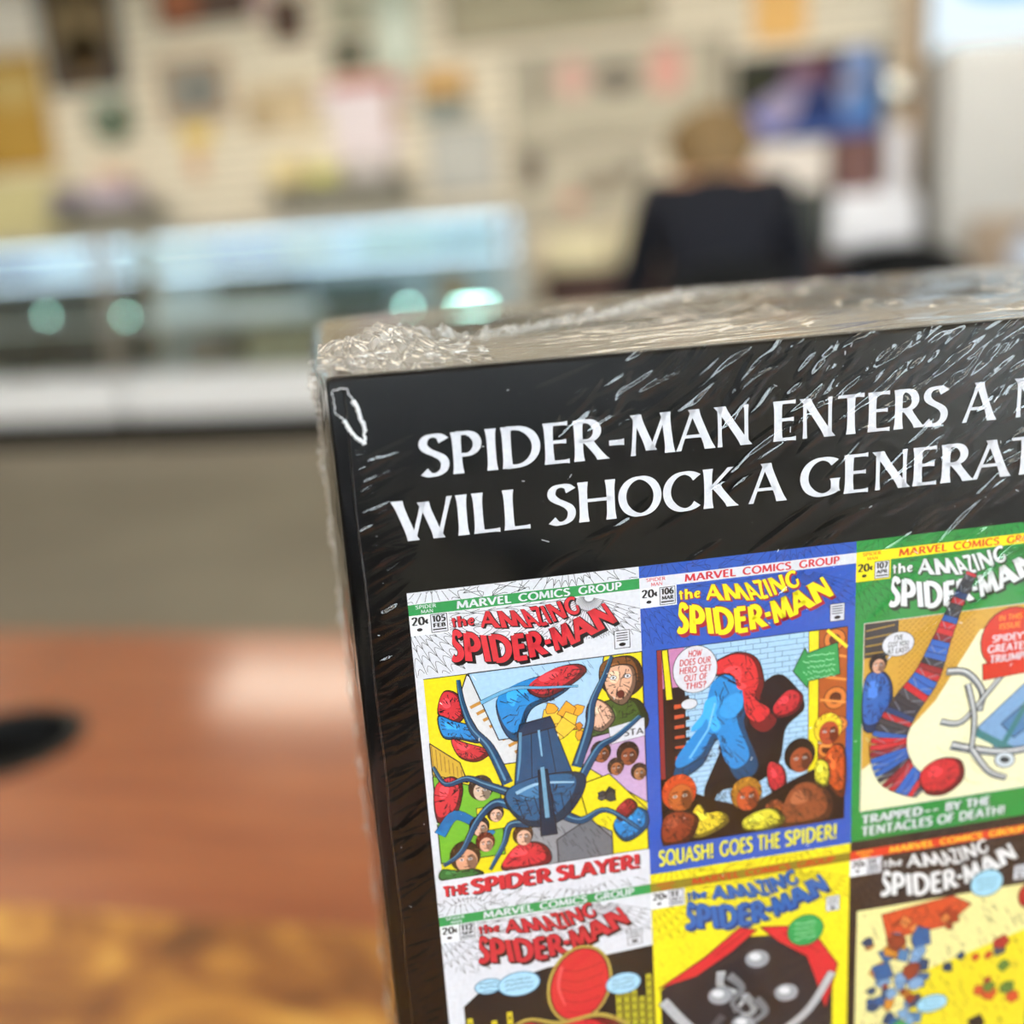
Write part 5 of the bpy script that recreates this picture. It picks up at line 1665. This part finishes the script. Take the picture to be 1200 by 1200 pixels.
frame_item(-3.47, -3.25, 1.77, 1.90, '#d2b458', '#dcc06a', 'small yellow card below the wood frame', 'card', 'card', [], 0.01, 0.015)
frame_item(-3.44, -3.33, 1.58, 1.75, '#c9a07c', '#d0a884', 'small peach card below the yellow card', 'card', 'card', [], 0.01, 0.015)
frame_item(-2.75, -2.52, 2.34, 2.60, '#6b4a34', '#4a3528', 'small brown plaque with dark centre', 'plaque', 'plaque', [(0.0, 0.14, 0.06, 0.08, '#2a1c16')], 0.03)
frame_item(-2.845, -2.765, 2.50, 2.85, '#c9a6a4', '#d3b4b0', 'narrow pink card left of the brown plaque', 'card', 'card', [], 0.01, 0.015)
frame_item(-2.38, -2.12, 2.15, 2.32, '#55533f', '#4a4a38', 'olive black plaque under a pale one', 'plaque', 'plaque', [], 0.02)
frame_item(-2.38, -2.10, 2.36, 2.80, '#bdb8a0', '#b5b09a', 'stone coloured plaque above the olive one', 'plaque', 'plaque', [(0.04, 0.1, 0.09, 0.09, '#8c8a74')], 0.02)
frame_item(-2.07, -1.78, 2.10, 2.70, '#c2c8b6', '#b4bdac', 'tall pale green panel between olive plaque and big frame', 'panel', 'panel', [(0.0, 0.2, 0.1, 0.15, '#cfd6c8')], 0.02)
frame_item(-2.98, -2.50, 1.82, 2.10, '#c0ac88', '#c9b592', 'tan card with brown smudges right of the wood frame', 'card', 'card', [(-0.15, 0.12, 0.1, 0.09, '#a08a68'), (0.1, 0.2, 0.09, 0.05, '#ab9470')], 0.015)
# shirt: pink white with a red yoke
r = empty('shirt', (-2.18, WY, 1.62), 0, 'folded pinkish white shirt with a red collar strip', 'shirt', WG)
MB().plate([(-0.22, 0.0), (0.22, 0.0), (0.23, 0.34), (0.30, 0.30), (0.33, 0.38), (0.20, 0.46), (-0.20, 0.46), (-0.33, 0.38), (-0.30, 0.30), (-0.23, 0.34)], -0.035, -0.002, 0.008).build('cloth', mat('shirt_pink', '#d9cdd0', 0.8), r)
MB().plate([(-0.22, 0.40), (0.24, 0.40), (0.22, 0.47), (-0.20, 0.47)], -0.045, -0.036, 0.003).build('collar', mat('shirt_red', '#b4625c', 0.7), r)
MB().plate([(0.16, 0.10), (0.22, 0.10), (0.24, 0.40), (0.17, 0.40)], -0.044, -0.036, 0.003).build('side_strip', mat('shirt_tan', '#a8856a', 0.7), r)
frame_item(-1.80, -1.50, 1.93, 2.07, '#c79a50', '#cba05a', 'orange box face above a grey one', 'boxed_toy', 'box', [], 0.02, 0.08)
frame_item(-1.80, -1.50, 1.80, 1.92, '#8f958c', '#8a928c', 'grey box face under the orange one', 'boxed_toy', 'box', [], 0.02, 0.08)
frame_item(-1.62, -0.30, 2.20, 2.88, '#9a8f78', '#a29a80', 'large brown framed picture near the ceiling', fw=0.06, inner=[(0.2, 0.3, 0.25, 0.16, '#8f8a70')])
frame_item(-1.24, 0.10, 1.60, 2.13, '#a39b88', '#b0a894', 'wide greige board with two pink squares and a dark oval', 'display_board', 'board',
           [(-0.27, 0.36, 0.10, 0.11, '#c9a094'), (0.0, 0.33, 0.15, 0.09, '#6f665a'), (0.30, 0.36, 0.11, 0.14, '#cc988b'), (-0.49, 0.34, 0.05, 0.16, '#857c6c'), (0.61, 0.32, 0.04, 0.20, '#857c6c')], 0.03)
frame_item(-1.24, -0.36, 1.12, 1.58, '#a89f8c', '#b3ab98', 'smaller greige board below the wide one with dark shapes', 'display_board', 'board',
           [(-0.33, 0.34, 0.08, 0.13, '#6a6054'), (0.12, 0.22, 0.17, 0.09, '#8a8070'), (0.3, 0.28, 0.06, 0.06, '#6a6258'), (-0.08, 0.12, 0.06, 0.05, '#bf8674')], 0.02)
frame_item(-1.78, -1.34, 1.34, 1.76, '#a3a098', '#b4b3ac', 'plain grey panel left of the greige boards', 'panel', 'panel', [], 0.02)
frame_item(0.24, 0.54, 2.05, 2.55, '#d8a862', '#e0b066', 'orange notice near the ceiling', 'notice', 'notice', [], 0.012, 0.012)

# television: dark bezel, coloured picture
r = empty('television', (0.545, WY - 0.02, 1.48), 0, 'wall television showing a purple and blue picture', 'television')
w_, h_ = 0.42, 0.50
MB().box(-w_, w_, -0.05, 0.0, 0, h_, 0.006).build('casing', mat('tv_black', '#26242a', 0.35), r)
M_scr = bpy.data.materials.new('screen_picture')
M_scr.use_nodes = True
nt = M_scr.node_tree
nt.nodes.clear()
out = nt.nodes.new('ShaderNodeOutputMaterial'); em = nt.nodes.new('ShaderNodeEmission')
at = nt.nodes.new('ShaderNodeAttribute'); at.attribute_name = 'ink'
nt.links.new(at.outputs['Color'], em.inputs[0]); nt.links.new(em.outputs[0], out.inputs[0])
em.inputs[1].default_value = 1.25
sc_ = Print(800, 460)
sc_.THICK = 6.0
sc_.rect('#46434a', 0, 0, 800, 460)
sc_.rect('#4a4a3a', 0, 20, 240, 230)
sc_.poly('#85809c', [(120, 300), (300, 140), (420, 120), (420, 460), (60, 460)])
sc_.ell('#c3b4cc', 230, 290, 150, 90, -20)
sc_.ell('#8e9ae0', 90, 370, 110, 70, 0)
sc_.ell('#a07a86', 380, 100, 110, 70, -15)
sc_.poly('#5a3038', [(470, 0), (560, 0), (590, 260), (480, 220)])
sc_.poly('#3d4a78', [(360, 240), (560, 140), (640, 460), (300, 460)])
sc_.ell('#9db4de', 680, 70, 100, 80)
sc_.ell('#b9b4c4', 640, 230, 80, 80)
sc_.ell('#7fa6dc', 690, 330, 100, 110)
sc_.poly('#4278b0', [(740, 120), (800, 60), (800, 460), (720, 460)])
sc_.poly('#5a74b4', [(260, 400), (800, 380), (800, 460), (200, 460)])
scr = sc_.build('screen', M_scr, r, -400, 480, 51)

# round silver ornament on the trim
r = empty('round_mirror', (1.085, WY - 0.03, 1.72), 0, 'small round silver ornament beside the wooden post', 'ornament')
p_ = MB().lathe([(0.0001, 0), (0.10, 0.0), (0.115, 0.012), (0.09, 0.03), (0.0001, 0.045)], 32)
bmesh.ops.rotate(p_.bm, cent=(0, 0, 0), matrix=Matrix.Rotation(math.radians(90), 3, 'X'), verts=p_.bm.verts[:])
p_.build('disc', mat('silver', '#c9cbc4', 0.18, 0.9), r, smooth=True)
MB().cyl((0, -0.01, 0.1), (0, -0.01, 0.36), 0.008).build('hanger', mat('dark_cord', '#5a5148', 0.6), r)
MB().box(-0.03, 0.03, -0.02, 0.0, 0.30, 0.37, 0.004).build('hook_plate', mat('dark_cord2', '#6a6258', 0.6), r)


# wall shelves with small goods
def wall_shelf(x0, x1, z, label, d=0.28):
    r = empty('wall_shelf', ((x0 + x1) / 2, WY - d, z), 0, label, 'shelf', 'grey wall shelves')
    w = (x1 - x0) / 2
    MB().box(-w, w, 0, d, -0.02, 0.0, 0.003, 1).build('board', mat('shelf_grey', '#85847e', 0.5), r)
    for x in (-w + 0.06, w - 0.08):
        MB().plate([(0, 0), (0, -0.09), (0.02, -0.09), (0.02, 0)], 0.02, d).build('bracket', mat('bracket_grey', '#77756e', 0.5), r).location = (x, 0, -0.02)
    return r


wall_shelf(-4.45, -3.62, 1.44, 'short grey wall shelf at the left above the dark case')
wall_shelf(-2.85, -1.88, 1.46, 'long grey wall shelf above the long display case')
SG = 'small boxes on the wall shelves'
for x0, x1, h, z, c, l in ((-4.36, -4.22, 0.14, 1.44, '#8a8088', 'grey violet box at the left end of the short shelf'),
                           (-4.12, -3.78, 0.12, 1.44, '#b3a6b4', 'lilac box in the middle of the short shelf'),
                           (-4.0, -3.86, 0.10, 1.562, '#cfae96', 'peach box lying on the lilac box'),
                           (-2.78, -2.60, 0.16, 1.46, '#d8c690', 'straw yellow box at the left of the long shelf'),
                           (-2.52, -2.36, 0.10, 1.46, '#c9c46a', 'small lime yellow box on the long shelf'),
                           (-2.28, -2.0, 0.13, 1.46, '#bcb4b0', 'light grey box at the right of the long shelf')):
    box_item('carton', x0, x1, z + 0.001, z + h, c, l, 'box', y0=WY - 0.24, y1=WY - 0.04, group=SG)

# long low brown cabinet against the wall, right of the cases
M_dkwood = mat('dark_brown_wood', '#3a2219', 0.45, var=0.2, scale=12)
r = empty('sideboard', (0.55, 6.1, 0), 0, 'long dark brown sideboard against the slatwall', 'sideboard')
MB().box(-1.55, 0.60, 0, 0.55, 0.06, 0.80).build('carcass', M_dkwood, r)
MB().box(-1.58, 0.62, -0.02, 0.57, 0.80, 0.84, 0.006).build('worktop', M_dkwood, r)
for k in range(3):
    d_ = MB().box(0, 0.62, -0.018, -0.001, 0.10, 0.76, 0.006).build('door', mat('dark_brown_wood2', '#452a20', 0.45, var=0.2, scale=12), r)
    d_.location = (-1.52 + k * 0.655, 0, 0)
    h = MB().cyl((0.56, -0.04, 0.40), (0.56, -0.04, 0.52), 0.006).cyl((0.56, -0.04, 0.41), (0.56, -0.017, 0.41), 0.005).cyl((0.56, -0.04, 0.51), (0.56, -0.017, 0.51), 0.005)
    h.build('handle', M_frame, d_)
CG = 'things standing on the sideboard'
TOPS = 0.8405
box_item('cream_carton', -0.98, -0.62, TOPS, 1.05, '#d8cda8', 'cream carton at the left end of the sideboard', 'box', y0=6.2, y1=6.5, group=CG)
box_item('cream_carton', -0.58, -0.30, TOPS, 1.09, '#cfc4a4', 'second cream carton right of the first', 'box', y0=6.2, y1=6.5, group=CG)
box_item('slate_box', 0.28, 0.60, TOPS, 1.20, '#3c423f', 'dark slate box carrying the off-white stack', 'box', y0=6.25, y1=6.6, group=CG)
box_item('paper_stack', 0.20, 0.62, 1.2005, 1.45, '#d4cdc6', 'off-white stack of boxes under the television', 'box', y0=6.25, y1=6.6, group=CG)
box_item('red_brown_binder', 0.66, 0.92, 1.16, 1.46, '#6a4a46', 'dark red brown box on the white printer', 'box', y0=6.3, y1=6.6, group=CG)
pr_ = empty('printer', (0.86, 6.15, TOPS), 0, 'white printer on the sideboard below the dark red box', 'printer', CG)
MB().box(-0.22, 0.24, 0, 0.42, 0, 0.26, 0.02).build('housing', mat('printer_white', '#dfe2ea', 0.45), pr_)
MB().box(-0.20, 0.22, 0.08, 0.42, 0.262, 0.318, 0.015).build('lid', mat('printer_white2', '#e6e9f0', 0.4), pr_)
MB().box(-0.16, 0.18, -0.12, -0.001, 0.05, 0.062, 0.003).build('paper_tray', mat('printer_grey', '#b8bcc4', 0.5), pr_)
box_item('white_column_box', 0.95, 1.06, 1.17, 1.50, '#dcdce2', 'narrow white box beside the wooden post', 'box', y0=6.3, y1=6.6, group=CG)

# white cabinet with a lit pale blue header
r = empty('white_cabinet', (1.92, 6.02, 0), 0, 'tall white cabinet with a lit pale blue header', 'cabinet')
MB().box(-0.72, 0.9, 0.03, 0.6, 0.0, 1.86, 0.01).build('body', mat('cab_white', '#c9cac8', 0.45, var=0.03), r)
for x in (-0.70, 0.10):
    d_ = MB().box(0, 0.78, 0, 0.028, 0.9, 1.80, 0.008).build('door', mat('cab_white2', '#c6c7c6', 0.4, var=0.03), r)
    d_.location = (x, 0, 0)
    MB().box(0.70, 0.73, -0.02, -0.001, 1.2, 1.45, 0.006).build('handle', M_frame, d_)
OVX, OVZ = -0.42, 2.13
hd = MB().box(-0.72, 0.9, 0.0, 0.6, 1.88, 2.55, 0.01).build('header_box', emit_mat('lit_header', '#e2f1fa', 2.0), r)
MB().plate([(OVX + 0.28 * math.cos(2 * math.pi * k / 28), OVZ + 0.09 * math.sin(2 * math.pi * k / 28)) for k in range(28)], -0.012, -0.001).build('blue_oval', emit_mat('lit_blue', '#59c4ee', 1.5), hd)
# things in front of the cabinet
r = empty('side_table', (1.72, 5.15, 0), 0, 'dark side table in front of the white cabinet', 'table')
MB().box(-0.6, 0.6, -0.25, 0.25, 0.66, 0.70, 0.006).build('tabletop', M_dkwood, r)
for x in (-0.55, 0.55):
    for y in (-0.2, 0.2):
        MB().box(x - 0.025, x + 0.025, y - 0.025, y + 0.025, 0, 0.66).build('leg', M_dkwood, r)
TG = 'things on the side table'
box_item('cardboard_box', 1.18, 1.50, 0.7005, 0.99, '#b5a28e', 'tan cardboard box at the left of the side table', 'box', y0=5.1, y1=5.35, group=TG)
box_item('cardboard_box', 1.72, 2.1, 0.7005, 0.96, '#a89684', 'brown cardboard box at the right of the side table', 'box', y0=5.15, y1=5.38, group=TG)
for x, lab in ((1.34, 'white bottle in front of the tan cardboard box'), (1.60, 'white bottle between the two cardboard boxes')):
    r = empty('bottle', (x, 5.0, 0.7005), 0, lab, 'bottle', TG)
    MB().lathe([(0.0001, 0), (0.06, 0), (0.065, 0.02), (0.065, 0.15), (0.03, 0.20), (0.02, 0.23), (0.0001, 0.23)], 24).build('body', mat('bottle_white', '#cfdcf2', 0.3), r, smooth=True)
    MB().lathe([(0.0001, 0.225), (0.024, 0.225), (0.024, 0.255), (0.0001, 0.255)], 20).build('cap', mat('bottle_cap', '#2c3440', 0.4), r, smooth=True)


# ------------------------------------------------------------------ office chairs
M_chair = mat('black_fabric', '#08080a', 0.85, var=0.3, scale=60)


def office_chair(loc, rz, label):
    r = empty('office_chair', loc, rz, label, 'chair', 'black office chairs')
    # local: sitter faces +y
    s = MB().box(-0.25, 0.25, -0.24, 0.26, 0.43, 0.52, 0.035, 4); s.build('seat', M_chair, r, smooth=True)
    b_ = bmesh.new()
    nx, nz = 16, 14
    rows = []
    for side in (0, 1):
        g_ = []
        for i in range(nx + 1):
            u = i / nx * 2 - 1
            cx_ = []
            for k in range(nz + 1):
                v = k / nz
                wdt = 0.235 * (1 - 0.10 * (2 * v - 1) ** 4) * (1 - 0.18 * max(0, v - 0.6) ** 2 * 4)
                top_ = 0.86 + 0.10 * math.sqrt(max(0, 1 - u * u * 0.96))
                z = 0.56 + (top_ - 0.56) * v
                y = -0.27 - 0.05 * v - 0.05 * (1 - u * u) * 1.0 + (0.055 * math.sqrt(max(0, 1 - abs(u) ** 4)) if side == 0 else -0.0)
                cx_.append(b_.verts.new((u * wdt, y, z)))
            g_.append(cx_)
        rows.append(g_)
        for i in range(nx):
            for k in range(nz):
                q = (g_[i][k], g_[i + 1][k], g_[i + 1][k + 1], g_[i][k + 1])
                b_.faces.new(q if side else q[::-1])
    A_, B_ = rows
    for i in range(nx):
        b_.faces.new((A_[i][0], A_[i + 1][0], B_[i + 1][0], B_[i][0])); b_.faces.new((A_[i + 1][nz], A_[i][nz], B_[i][nz], B_[i + 1][nz]))
    for k in range(nz):
        b_.faces.new((A_[0][k + 1], A_[0][k], B_[0][k], B_[0][k + 1])); b_.faces.new((A_[nx][k], A_[nx][k + 1], B_[nx][k + 1], B_[nx][k]))
    bmesh.ops.recalc_face_normals(b_, faces=b_.faces[:])
    m_ = MB(); m_._merge(b_); m_.build('backrest', M_chair, r, smooth=True)
    MB().box(-0.03, 0.03, -0.345, -0.325, 0.40, 0.72, 0.006).box(-0.03, 0.03, -0.34, -0.1, 0.395, 0.42, 0.006).build('back_bracket', M_blackpl, r)
    for sx in (-1, 1):
        a = MB().box(sx * 0.28 - 0.03, sx * 0.28 + 0.03, -0.14, 0.14, 0.66, 0.69, 0.012)
        a.box(sx * 0.28 - 0.012, sx * 0.28 + 0.012, -0.03, 0.03, 0.44, 0.665, 0.004).box(min(sx * 0.2, sx * 0.28), max(sx * 0.2, sx * 0.28), -0.03, 0.03, 0.42, 0.445, 0.004)
        a.build('armrest', M_blackpl, r)
    MB().cyl((0, 0, 0.12), (0, 0, 0.43), 0.026).cyl((0, 0, 0.07), (0, 0, 0.14), 0.045).build('gas_column', M_blackpl, r, smooth=True)
    for k in range(5):
        a = 2 * math.pi * k / 5 + 0.3
        l_ = MB().cyl((0.03 * math.cos(a), 0.03 * math.sin(a), 0.105), (0.28 * math.cos(a), 0.28 * math.sin(a), 0.075), 0.022, 0.014, seg=12).build('leg', M_blackpl, r, smooth=True)
        cx_, cy_ = 0.28 * math.cos(a), 0.28 * math.sin(a)
        MB().cyl((cx_ - 0.015, cy_, 0.027), (cx_ + 0.015, cy_, 0.027), 0.027, seg=18).build('caster', M_blackpl, l_, smooth=True)
    return r


office_chair((0.005, 2.95, 0), math.radians(6), 'black office chair that the seated person uses')
office_chair((0.22, -0.78, 0), math.radians(-8), 'added unseen black office chair behind the cherry desk on the near side')  # unseen chair added to darken what the film reflects of the floor
office_chair((0.55, 3.47, 0), math.radians(-6), 'empty black office chair right of the person')


# ------------------------------------------------------------------ seated person seen from behind
def skin_chain_mesh(name, chains, m, parent, sub=2):
    """chains: dict of vertices (name -> (pos, radius)) and edges; first vertex is the root"""
    verts, edges = chains
    idx = {k: i for i, k in enumerate(verts)}
    me = bpy.data.meshes.new(name)
    me.from_pydata([v[0] for v in verts.values()], [(idx[a], idx[b2]) for a, b2 in edges], [])
    o = bpy.data.objects.new(name, me)
    COL.objects.link(o)
    sk = o.modifiers.new('skin', 'SKIN')
    o.modifiers.new('sub', 'SUBSURF').levels = sub
    o.modifiers['sub'].render_levels = sub
    me.update()
    for i, (k, v) in enumerate(verts.items()):
        rr = v[1]
        me.skin_vertices[0].data[i].radius = (rr, rr) if not isinstance(rr, tuple) else rr
        me.skin_vertices[0].data[i].use_root = (i == 0)
    # bake the modifiers so that it is a plain mesh
    dg = bpy.context.evaluated_depsgraph_get()
    em_ = bpy.data.meshes.new_from_object(o.evaluated_get(dg))
    bpy.data.objects.remove(o)
    em_.name = name
    o = bpy.data.objects.new(name, em_)
    COL.objects.link(o)
    em_.materials.clear(); em_.materials.append(m)
    em_.polygons.foreach_set('use_smooth', [True] * len(em_.polygons))
    o.parent = parent
    return o


M_skin = mat('skin', '#c99a7c', 0.55, var=0.06, scale=20)
M_navy = mat('navy_cloth', '#12141f', 0.9, var=0.15, scale=25)
M_hair = mat('light_brown_hair', '#7d6440', 0.6, var=0.3, scale=60)
M_jeans = mat('dark_trousers', '#1c1e26', 0.85, var=0.15, scale=30)
person = empty('person', (0.005, 2.95, 0.012), math.radians(4), 'seated person seen from behind in a navy jacket with light brown hair', 'person')
V_ = {'pel': ((0, -0.06, 0.60), (0.15, 0.12)), 'wa': ((0, -0.07, 0.74), (0.14, 0.11)), 'ch': ((0, -0.02, 0.93), (0.17, 0.12)), 'ut': ((0, 0.03, 1.08), (0.15, 0.10)),
      'nk': ((0, 0.07, 1.14), 0.060), 'nk2': ((0, 0.10, 1.17), 0.056), 'hd': ((0, 0.14, 1.235), (0.088, 0.095)), 'hd2': ((0, 0.16, 1.275), (0.07, 0.08))}
E_ = [('pel', 'wa'), ('wa', 'ch'), ('ch', 'ut'), ('ut', 'nk'), ('nk', 'nk2'), ('nk2', 'hd'), ('hd', 'hd2')]
for s, t in ((-1, 'l'), (1, 'r')):
    V_.update({'sh' + t: ((s * 0.165, 0.03, 1.095), 0.070), 'el' + t: ((s * 0.25, 0.08, 0.80), 0.046), 'wr' + t: ((s * 0.15, 0.32, 0.755), 0.030), 'pa' + t: ((s * 0.13, 0.38, 0.75), 0.034),
               'hi' + t: ((s * 0.10, 0.02, 0.59), 0.085), 'kn' + t: ((s * 0.14, 0.42, 0.56), 0.062), 'ca' + t: ((s * 0.14, 0.44, 0.36), 0.052), 'an' + t: ((s * 0.14, 0.42, 0.11), 0.038), 'to' + t: ((s * 0.15, 0.58, 0.045), 0.038)})
    E_ += [('ut', 'sh' + t), ('sh' + t, 'el' + t), ('el' + t, 'wr' + t), ('wr' + t, 'pa' + t), ('pel', 'hi' + t), ('hi' + t, 'kn' + t), ('kn' + t, 'ca' + t), ('ca' + t, 'an' + t), ('an' + t, 'to' + t)]
    for f_, (dx, ln) in enumerate(((-0.028, 0.065), (-0.010, 0.078), (0.010, 0.072), (0.028, 0.058))):
        a_, b2_ = 'f%d%s' % (f_, t), 'g%d%s' % (f_, t)
        V_[a_] = ((s * 0.13 + dx, 0.40 + ln * 0.55, 0.748), 0.0095)
        V_[b2_] = ((s * 0.13 + dx * 1.1, 0.40 + ln, 0.735), 0.008)
        E_ += [('pa' + t, a_), (a_, b2_)]
    V_['th' + t] = ((s * 0.13 - s * 0.045, 0.385, 0.748), 0.011)
    V_['tj' + t] = ((s * 0.13 - s * 0.060, 0.42, 0.742), 0.009)
    E_ += [('pa' + t, 'th' + t), ('th' + t, 'tj' + t)]
body = skin_chain_mesh('body', (V_, E_), M_skin, person)
# paint the clothed regions by height and place: jacket, trousers, skin
em_ = body.data
em_.materials.append(M_navy); em_.materials.append(M_jeans); em_.materials.append(M_blackpl)
for pl in em_.polygons:
    c = pl.center
    if c.z > 1.155 or (c.y > 0.31 and 0.70 < c.z < 0.80 and abs(c.x) < 0.22): pl.material_index = 0
    elif c.z > 0.66 and not (c.y > 0.31): pl.material_index = 1
    elif c.z < 0.10: pl.material_index = 3
    else: pl.material_index = 2
# face, ears and hair
MB().ball((0, 0.262, 1.245), 0.016, 2, (0.7, 1.0, 1.3)).build('nose', M_skin, person, smooth=True)
for s in (-1, 1):
    MB().ball((s * 0.088, 0.15, 1.25), 0.028, 2, (0.35, 0.7, 1.1)).build('ear', M_skin, person, smooth=True)
    MB().ball((s * 0.033, 0.243, 1.27), 0.011, 2).build('eye', mat('eye_white', '#dcd8d2', 0.3), person, smooth=True)
MB().ball((0, 0.243, 1.205), 0.02, 2, (1.2, 0.3, 0.3)).build('mouth', mat('lips', '#a8605a', 0.5), person, smooth=True)
hr = MB()
hr.ball((0, 0.125, 1.25), 0.105, 3, (1.22, 1.0, 0.95)).ball((0, 0.06, 1.19), 0.085, 3, (1.15, 0.7, 1.0)).ball((-0.055, 0.07, 1.17), 0.05, 2, (1, 0.8, 1.3)).ball((0.055, 0.07, 1.17), 0.05, 2, (1, 0.8, 1.3))
for v in hr.bm.verts:
    v.co += Vector((math.sin(v.co.z * 90 + v.co.x * 60), math.cos(v.co.x * 110), math.sin(v.co.x * 150))) * 0.003
hr.build('hair', M_hair, person, smooth=True)
cl = MB().lathe([(0.062, -0.01), (0.075, 0.0), (0.070, 0.04), (0.062, 0.042), (0.060, 0.0)], 28, (0, 0.075, 1.115))
cl.build('jacket_collar', M_navy, person, smooth=True)
